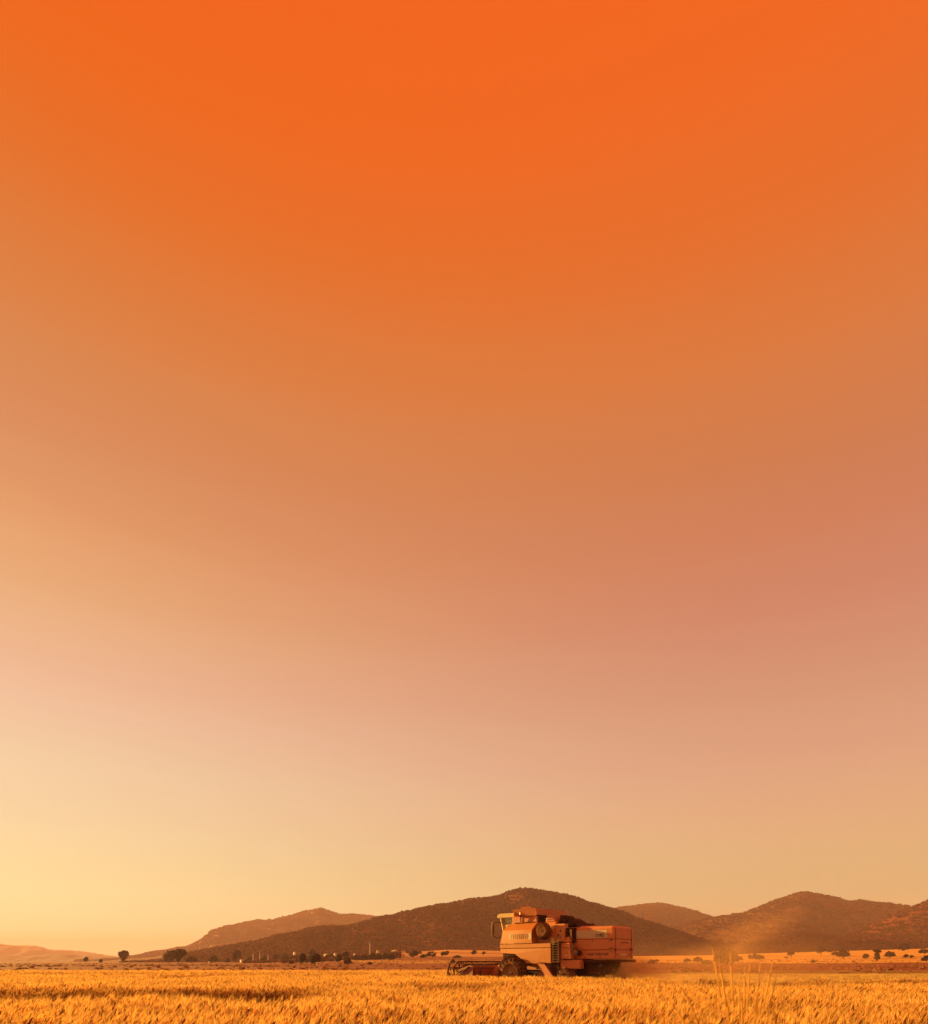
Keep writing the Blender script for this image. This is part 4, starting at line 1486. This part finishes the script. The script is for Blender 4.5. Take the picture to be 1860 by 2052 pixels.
# wheels
def wheel(name, cx, yo, cz, Rt, w, rr, sgn=1, lugs=22, spare=False):
    """yo = outer face; the wheel reaches inward by w"""
    yi = yo - sgn * w
    mid = (yo + yi) / 2
    hw = w / 2
    prof = []
    for a in np.linspace(-1, 1, 13):
        # rounded tyre section from inner bead over the tread to the outer bead
        prof.append((rr + (Rt - rr) * (1 - abs(a) ** 3.2), mid + a * hw * (1.0 - 0.10 * abs(a))))
    prof += [(rr * .98, mid + hw * .8), (rr * .98, mid - hw * .8)]
    ty = MB().lathe_y(prof, cx, cz, 48, closed=True)
    tyre = ty.build('tyre' if not spare else 'spare_tyre', RUB, R, smooth=True, auto=60)
    lg = MB()
    for k in range(lugs):
        for side in (0, 1):
            a0 = 2 * math.pi * (k + .5 * side) / lugs
            pts = []
            for j in range(5):
                q = j / 4
                a = a0 + (0.20 if not spare else 0.03) * q
                s_ = (1 - q) * (1 if side else -1) * (0.98)
                rr2 = rr + (Rt - rr) * (1 - min(abs(s_), 1) ** 3.2 * .55)
                pts.append((a, mid + s_ * hw * .97, rr2))
            hh = (.075 if Rt > .7 else .045) * Rt if not spare else .012
            ta = .030 if not spare else .02
            o0 = len(lg.v)
            vv = []
            for a, yy_, r_ in pts:
                for da, dr in ((-ta, -.02), (-ta * .6, hh), (ta * .6, hh), (ta, -.02)):
                    vv.append((cx + (r_ + dr) * math.cos(a + da), yy_, cz + (r_ + dr) * math.sin(a + da)))
            ff = []
            for j in range(4):
                for m2 in range(3):
                    ff.append((j * 4 + m2, j * 4 + m2 + 1, (j + 1) * 4 + m2 + 1, (j + 1) * 4 + m2))
            ff += [(0, 1, 2, 3), (16, 19, 18, 17)]
            lg.add(vv, ff)
    t2 = lg.build('tread_lugs', RUB, tyre)
    t2['kind'] = 'stuff'
    s = sgn
    rim = MB().lathe_y([(rr * 1.02, yo - s * .02), (rr * 1.06, yo - s * .0), (rr * 1.0, yo - s * .03), (rr * .92, yo - s * w * .28), (rr * .86, yo - s * w * .45),
                        (rr * .45, yo - s * w * .50), (rr * .42, yo - s * w * .30), (rr * .2, yo - s * w * .28), (.001, yo - s * w * .28),
                        ], cx, cz, 40)
    rim.lathe_y([(.001, yi), (rr, yi + s * .03)], cx, cz, 40)
    ri = rim.build('rim', RIMM if not spare else CREAMP, tyre, smooth=True, auto=30)
    hb = MB().lathe_y([(.001, yo - s * w * .12), (rr * .16, yo - s * w * .14), (rr * .18, yo - s * w * .3)], cx, cz, 16)
    for k in range(8):
        a = 2 * math.pi * k / 8
        bx_, bz_ = cx + rr * .32 * math.cos(a), cz + rr * .32 * math.sin(a)
        hb.tube([(bx_, yo - s * w * .29, bz_), (bx_, yo - s * w * .22, bz_)], rr * .045, 6)
    hb.build('hub', REDP if not spare else STEEL, tyre)
    return tyre


wheel('front_wheel', -.25, 1.60, .875, .86, .56, .47)
wheel('front_wheel', -.25, -1.60, .875, .86, .56, .47, -1)
wheel('rear_wheel', -3.38, 1.38, .60, .58, .36, .32, lugs=15)
wheel('rear_wheel', -3.38, -1.38, .60, .58, .36, .30, -1, lugs=20)
spare = wheel('spare', -2.13, 1.50, 2.945, .41, .33, .235, lugs=30, spare=True)
MB().tube([(-2.13, 1.05, 2.945), (-2.13, 1.42, 2.945)], .06, 10).build('spare_bracket', DKM, R)

# cab
MB().prism([(1.02, 3.70), (1.06, 3.78), (.98, 3.90), (.80, 3.93), (-.06, 3.92), (-.06, 3.70)], -1.02, 1.02).build('cab_roof', CREAMP, R, bevel=.025)
pl_ = MB()
for yv in (.97, -.97):
    pl_ = MB()
    pl_.tube([(.84, yv, 3.72), (.66, yv, 3.1), (.56, yv, 2.3)], .05, 8)
    pl_.build('cab_pillar', CREAMP, R, smooth=True, auto=40)
    pl_ = MB()
    pl_.box(-.02, .05, yv - .04, yv + .04, 2.3, 3.71)
    pl_.build('cab_pillar', CREAMP, R)
    pg = MB().prism([(.06, 3.37), (.68, 3.37), (.79, 3.69), (.06, 3.69)], yv - .008, yv + .008)
    pg.build('side_window', glass, R)
    MB().prism([(.06, 2.36), (.54, 2.36), (.66, 3.35), (.06, 3.35)], yv - .012, yv + .012).build('cab_door', CREAMP, R)
MB().add([(.60, -.93, 2.4), (.60, .93, 2.4), (.86, .93, 3.70), (.86, -.93, 3.70), (.585, -.93, 2.4), (.585, .93, 2.4), (.845, .93, 3.70), (.845, -.93, 3.70)],
         [(0, 1, 2, 3), (7, 6, 5, 4), (0, 4, 5, 1), (3, 2, 6, 7), (0, 3, 7, 4), (1, 5, 6, 2)]).build('windscreen', glass, R)
MB().box(-.02, .60, -.95, .95, 2.15, 2.36).build('cab_floor', CREAMP, R)
MB().prism([(.02, 2.4), (.3, 2.4), (.3, 2.75), (.12, 2.8), (.06, 3.3), (-.0, 3.3)], -.22, .22).build('driver_seat', DKM, R, bevel=.03)
MB().lathe_y([(.15, -.0), (.17, .015), (.15, .03), (.14, .015)], .47, 3.02, 16, closed=True).build('steering_wheel', BLK, R)
MB().box(-.10, -.03, -1.0, 1.0, 2.36, 3.70).build('cab_rear_wall', YEL2, R)
MB().box(-.66, -.11, 1.06, 1.10, 3.38, 3.69).build('tank_side_plate', YEL2, R)
MB().tube([(-.62, 1.16, 3.45), (-.62, 1.2, 3.80)], .028, 8).build('beacon_post', DKM, R)
MB().tube([(-.62, 1.2, 3.80), (-.62, 1.2, 3.83), (-.62, 1.2, 3.96)], .045, 12, .035).build('beacon', AMB, R, smooth=True, auto=40)
MB().tube([(-.64, 1.2, 3.72), (-1.0, 1.2, 3.70), (-1.4, 1.2, 3.72)], .016, 6).build('tank_rail', DKM, R)
MB().tube([(-.14, 1.11, 3.40), (-1.5, 1.11, 3.42)], .014, 6).build('tank_rail', DKM, R)
for yv in (.6, -.6):
    MB().tube([(1.0, yv, 3.68), (1.06, yv, 3.66)], .06, 12).build('work_lamp', DECAL, R)
# big oval mirrors on arms
for s in (1, -1):
    ya = 1.27 * s
    MB().tube([(.70, .98 * s, 3.45), (1.0, 1.12 * s, 3.50), (1.14, ya, 3.42)], .016, 8).build('mirror_arm', DKM, R)
    MB().tube([(.60, .98 * s, 2.75), (.95, 1.1 * s, 2.66), (1.12, ya, 2.78)], .016, 8).build('mirror_arm', DKM, R)
    el = [(ya + .09 * math.cos(a) - .0, 3.09 + .40 * math.sin(a)) for a in np.linspace(0, 2 * math.pi, 25)[:-1]]
    vs_ = [(1.10, a, b) for a, b in el] + [(1.17, a, b) for a, b in el]
    n_ = len(el)
    fs_ = [tuple(range(n_)), tuple(range(n_, 2 * n_))[::-1]] + [(i, (i + 1) % n_, (i + 1) % n_ + n_, i + n_) for i in range(n_)]
    mi = MB().add(vs_, fs_).build('mirror', STEEL, R)
    vs_ = [(1.096, ya + (a - ya) * .85, 3.09 + (b - 3.09) * .9) for a, b in el]
    MB().add(vs_, [tuple(range(n_))]).build('mirror_glass', MIRR, mi)

# feeder house and header
MB().prism([(.15, 1.95), (.15, 1.25), (1.85, .42), (1.85, 1.02)], -.55, .55).build('feeder_house', YEL2, R, bevel=.02)
HW = 2.1
hd = MB()
hd.prism([(1.80, .30), (1.88, .30), (1.88, 1.20), (1.80, 1.20)], -HW, HW)
hd.prism([(1.88, .26), (3.0, .16), (3.0, .20), (1.88, .32)], -HW, HW)
hd.prism([(1.74, 1.14), (1.90, 1.14), (1.90, 1.25), (1.74, 1.25)], -HW, HW)
hd.prism([(1.72, .62), (1.80, .62), (1.80, .74), (1.72, .74)], -HW, HW)
header = hd.build('header', REDP, R, bevel=.012)
for k in range(6):
    yv = -1.9 + k * .76
    MB().box(1.735, 1.80, yv - .04, yv + .04, .32, 1.14).build('header_rib', REDP, header)
for s in (1, -1):
    ysd = HW * s
    # end sheet with sloped front
    MB().prism([(1.74, .25), (3.05, .18), (3.30, .42), (2.55, .92), (2.02, 1.24), (1.74, 1.24)], ysd, ysd + .04 * s).build('end_sheet', REDP, header)
    # crop divider: nose bar and lifting frame
    dv = MB()
    dv.tube([(1.98, ysd + .07 * s, 1.20), (2.90, ysd + .09 * s, .62), (3.75, ysd + .05 * s, .30)], .038, 8, .02)
    dv.tube([(3.62, ysd + .03 * s, .40), (3.50, ysd + .02 * s, 1.0), (3.40, ysd, 1.38)], .045, 8)
    dv.tube([(3.40, ysd, 1.38), (3.05, ysd, 1.44), (2.80, ysd, 1.46)], .026, 8)
    dv.tube([(3.62, ysd + .03 * s, .42), (3.0, ysd, .62), (2.5, ysd, .8)], .028, 8)
    dv.tube([(3.45, ysd, 1.28), (3.15, ysd, .62)], .02, 6)
    dv.build('crop_divider', TINE, header)
    MB().prism([(3.66, .30), (3.50, .98), (3.30, .86), (3.05, .50), (2.5, .42), (2.5, .20)], ysd + .045 * s, ysd + .075 * s).build('divider_shield', TINE, header)
    # reel arm and its lift ram
    MB().prism([(1.86, 1.22), (2.0, 1.30), (2.95, 1.02), (2.93, .93)], ysd - .10 * s, ysd - .05 * s).build('reel_arm', REDP, header)
    MB().tube([(1.9, ysd - .13 * s, .9), (2.6, ysd - .13 * s, 1.08)], .03, 8).build('reel_ram', STEEL, header)
    # reel spider
    sp = MB()
    cxr, czr, rrl = 2.85, .98, .50
    yr = ysd - .18 * s
    for k in range(6):
        a = math.pi / 3 * k + .32
        a2 = math.pi / 3 * (k + 1) + .32
        p0 = (cxr + rrl * math.cos(a), yr, czr + rrl * math.sin(a))
        p1 = (cxr + rrl * math.cos(a2), yr, czr + rrl * math.sin(a2))
        sp.tube([(cxr, yr, czr), p0], .034, 6)
        sp.tube([p0, p1], .040, 6)
    sp.build('reel_spider', TINE, header)
rt = MB()
rt.tube([(cxr, -HW + .15, czr), (cxr, HW - .15, czr)], .07, 12)
rt.build('reel_shaft', REDP, header, smooth=True, auto=40)
for k in range(6):
    a = math.pi / 3 * k + .32
    bx_, bz_ = cxr + rrl * math.cos(a), czr + rrl * math.sin(a)
    ba = MB()
    ba.tube([(bx_, -HW + .16, bz_), (bx_, HW - .16, bz_)], .05, 6)
    for j in range(27):
        yv = -HW + .22 + j * .142
        ba.tube([(bx_, yv, bz_), (bx_ - .02, yv, bz_ - .13), (bx_ + .03, yv, bz_ - .24)], .03, 4)
    ba.build('reel_bat', TINE, header)
au = MB()
au.tube([(2.25, -HW + .06, .55), (2.25, HW - .06, .55)], .15, 16)
prev = None
for j in range(181):
    yv = -HW + .08 + (2 * HW - .16) * j / 180
    a = j * .42 * (1 if yv < 0 else -1)
    p0 = (2.25 + .14 * math.cos(a), yv, .55 + .14 * math.sin(a))
    p1 = (2.25 + .27 * math.cos(a), yv, .55 + .27 * math.sin(a))
    if prev:
        au.add([prev[0], prev[1], p1, p0], [(0, 1, 2, 3)])
    prev = (p0, p1)
au.build('header_auger', STEEL, header)
kn = MB()
kn.box(3.0, 3.08, -HW + .03, HW - .03, .17, .20)
for j in range(54):
    yv = -HW + .06 + j * .0775
    kn.prism([(3.08, .175), (3.24, .165), (3.08, .195)], yv, yv + .03)
kn.build('cutter_bar', STEEL, header)
for yv in (1.72, 1.1):
    MB().tube([(1.70, yv, 1.30), (1.78, yv, 1.36), (1.9, yv, 1.3)], .02, 6).build('hydraulic_hose', BLK, header)
MB().box(1.62, 1.72, 1.25, 1.55, .5, 1.05).build('header_drive_guard', REDP, header, bevel=.02)

# straw falling out of the back: countless strands
r = np.random.default_rng(55)
V, Fc = [], []
for i in range(2600):
    t_ = r.uniform()
    px_ = -5.0 - t_ * 0.9 + r.normal(0, .18) - (1.4 - 1.4 * t_) * .1
    pz_ = 1.35 - t_ * 1.1 + r.normal(0, .10)
    py_ = r.normal(0, .38)
    a = r.normal(size=3)
    a /= np.linalg.norm(a)
    b_ = np.cross(a, r.normal(size=3))
    b_ /= np.linalg.norm(b_)
    p = np.array([px_, py_, max(pz_, .08)])
    ln = r.uniform(.04, .16)
    o = len(V)
    V += [tuple(p - b_ * .004), tuple(p + b_ * .004), tuple(p + a * ln + b_ * .004), tuple(p + a * ln - b_ * .004)]
    Fc.append((o, o + 1, o + 2, o + 3))
me = bpy.data.meshes.new('falling_straw')
me.from_pydata(V, [], Fc)
me.materials.append(mat_simple('straw', (0.34, 0.21, 0.08), 0.8))
fs_o = link(bpy.data.objects.new('falling_straw', me))
fs_o.location = (HX, HY, 0)
fs_o.rotation_euler = (0, 0, math.pi - TH)
tag(fs_o, 'chopped straw falling from the rear of the combine', 'straw', kind='stuff')


# ------------------------------------------------------------------ tall grass close to the camera
def stalk(px, vt, d0, fan, w, parent):
    """a stalk from its root in the clump, through the narrow waist of the fan, to the tip"""
    tip = Vector(((px - 930) / F * d0, d0, CZ - (vt - HOR) / F * d0))
    waist = Vector(((1489 + fan - 930) / F * 2.2, 2.2, 1.0))
    root = Vector(((1489 + fan * .5 - 930) / F * 2.2, 2.2, 0))
    pts = []
    for k in range(13):
        t = k / 12
        p = root * (1 - t) ** 2 + waist * 2 * t * (1 - t) + tip * t * t
        p = p.lerp(root.lerp(waist, min(1, t * 2.2)) if t < .45 else waist.lerp(tip, (t - .45) / .55), .65)
        pts.append(tuple(p - loc0))
    mb = MB()
    mb.tube(pts[:11], .0012 * w, 5, .0008 * w)
    a, b = Vector(pts[10]), Vector(pts[12])
    mb.tube([tuple(a), tuple(a.lerp(b, .25)), tuple(a.lerp(b, .7))], .0024 * w, 6, .0020 * w)
    mb.tube([tuple(a.lerp(b, .69)), tuple(b)], .0020 * w, 6, .0003)
    return mb.build('stalk', GRS, parent, smooth=True)


GRS = mat_leafy('dry_grass', 0.45, 1.0, 0.0)
for nd in GRS.node_tree.nodes:
    if nd.type == 'ATTRIBUTE' and nd.attribute_name == 'Col':
        for lk in list(nd.outputs['Color'].links):
            tgt = lk.to_socket
            GRS.node_tree.links.remove(lk)
            rgb = GRS.node_tree.nodes.new('ShaderNodeRGB')
            rgb.outputs[0].default_value = (0.75, 0.47, 0.13, 1)
            GRS.node_tree.links.new(rgb.outputs[0], tgt)
loc0 = Vector(((1440 - 930) / F * 2.1, 2.1, 0))
gr = empty('tall_grass', loc0)
tag(gr, 'clump of tall blurred dry grass stalks rising near the camera at right', 'tall grass')
for (px, vt, d0, fan, w) in ((1427, 1897, 2.2, -3, 1), (1441, 1919, 2.1, 2, 1.4), (1463, 1905, 2.2, -4, 1.1), (1492, 1936, 2.3, 5, 1),
                             (1503, 1923, 2.2, 0, .9), (1524, 1927, 2.1, 4, .9), (1549, 1926, 2.2, -2, 1.1), (1536, 1942, 2.3, 3, .8),
                             (1482, 1948, 2.0, -5, 1), (1363, 1970, 2.1, -4, 1.2), (1340, 2000, 2.1, 1, 1.1), (1398, 2006, 2.0, 3, 1),
                             (1486, 1982, 2.1, 6, 1.3), (1558, 1948, 2.1, 5, .8), (1450, 1990, 2.2, -6, .9), (1412, 1962, 2.2, 0, .8),
                             (1380, 2030, 2.0, 4, 1)):
    stalk(px, vt, d0, fan, w, gr)

# ------------------------------------------------------------------ dust and haze
def dust(name, loc, size, rot, dens, label, nscale=2.2, lo=0.42):
    mb = MB()
    n1, n2 = 14, 20
    vs = [(math.sin(math.pi * i / n1) * math.cos(2 * math.pi * k / n2), math.sin(math.pi * i / n1) * math.sin(2 * math.pi * k / n2), math.cos(math.pi * i / n1))
          for i in range(n1 + 1) for k in range(n2)]
    fs = [(i * n2 + k, i * n2 + (k + 1) % n2, (i + 1) * n2 + (k + 1) % n2, (i + 1) * n2 + k) for i in range(n1) for k in range(n2)]
    mb.add(vs, fs)
    m = bpy.data.materials.new(name)
    m.use_nodes = True
    t = m.node_tree
    t.nodes.remove(t.nodes['Principled BSDF'])
    pv = t.nodes.new('ShaderNodeVolumePrincipled')
    pv.inputs['Color'].default_value = (0.88, 0.50, 0.26, 1)
    pv.inputs['Anisotropy'].default_value = 0.3
    tcn = t.nodes.new('ShaderNodeTexCoord')
    ln = t.nodes.new('ShaderNodeVectorMath')
    ln.operation = 'LENGTH'
    t.links.new(tcn.outputs['Object'], ln.inputs[0])
    fall = t.nodes.new('ShaderNodeMapRange')
    fall.interpolation_type = 'SMOOTHSTEP'
    fall.inputs['From Min'].default_value = 0.15
    fall.inputs['From Max'].default_value = 0.98
    fall.inputs['To Min'].default_value = 1
    fall.inputs['To Max'].default_value = 0
    t.links.new(ln.outputs['Value'], fall.inputs['Value'])
    ns = t.nodes.new('ShaderNodeTexNoise')
    ns.inputs['Scale'].default_value = nscale
    ns.inputs['Detail'].default_value = 5
    ns.inputs['Roughness'].default_value = 0.6
    t.links.new(tcn.outputs['Object'], ns.inputs['Vector'])
    mr = t.nodes.new('ShaderNodeMapRange')
    mr.inputs['From Min'].default_value = lo
    mr.inputs['From Max'].default_value = 0.72
    t.links.new(ns.outputs['Fac'], mr.inputs['Value'])
    dn = math_node(t, 'MULTIPLY', math_node(t, 'MULTIPLY', fall.outputs[0], mr.outputs[0]), dens)
    t.links.new(dn, pv.inputs['Density'])
    t.links.new(pv.outputs[0], t.nodes['Material Output'].inputs['Volume'])
    o = mb.build(name, m)
    o.location = loc
    o.scale = size
    o.rotation_euler = rot
    tag(o, label, 'dust', kind='stuff')
    return o


dust('dust', (7.6, 32.2, 0.85), (2.5, 1.7, 1.35), (0, 0, -.6), 1.9, 'brown dust swirling under the rear of the combine', 2.0, .36)
dust('dust', (13.5, 37, 1.0), (10, 6, 2.4), (0, -.05, -.1), 0.13, 'thin low dust trailing to the right of the combine', 2.0, .38)
dust('dust', (18.3, 46, 3.0), (4.9, 4.0, 1.6), (0, -.42, 0), 0.15, 'drifting golden dust plume above the big tree', 1.7, .40)

hz = MB().box(-6500, 6500, -300, 6800, -8, 212)
m = bpy.data.materials.new('haze_air')
m.use_nodes = True
t = m.node_tree
t.nodes.remove(t.nodes['Principled BSDF'])
pv = t.nodes.new('ShaderNodeVolumePrincipled')
pv.inputs['Color'].default_value = (0.76, 0.50, 0.56, 1)
pv.inputs['Density'].default_value = 0.00018
pv.inputs['Anisotropy'].default_value = 0.0
t.links.new(pv.outputs[0], t.nodes['Material Output'].inputs['Volume'])
ho = hz.build('haze', m)
tag(ho, kind='stuff')
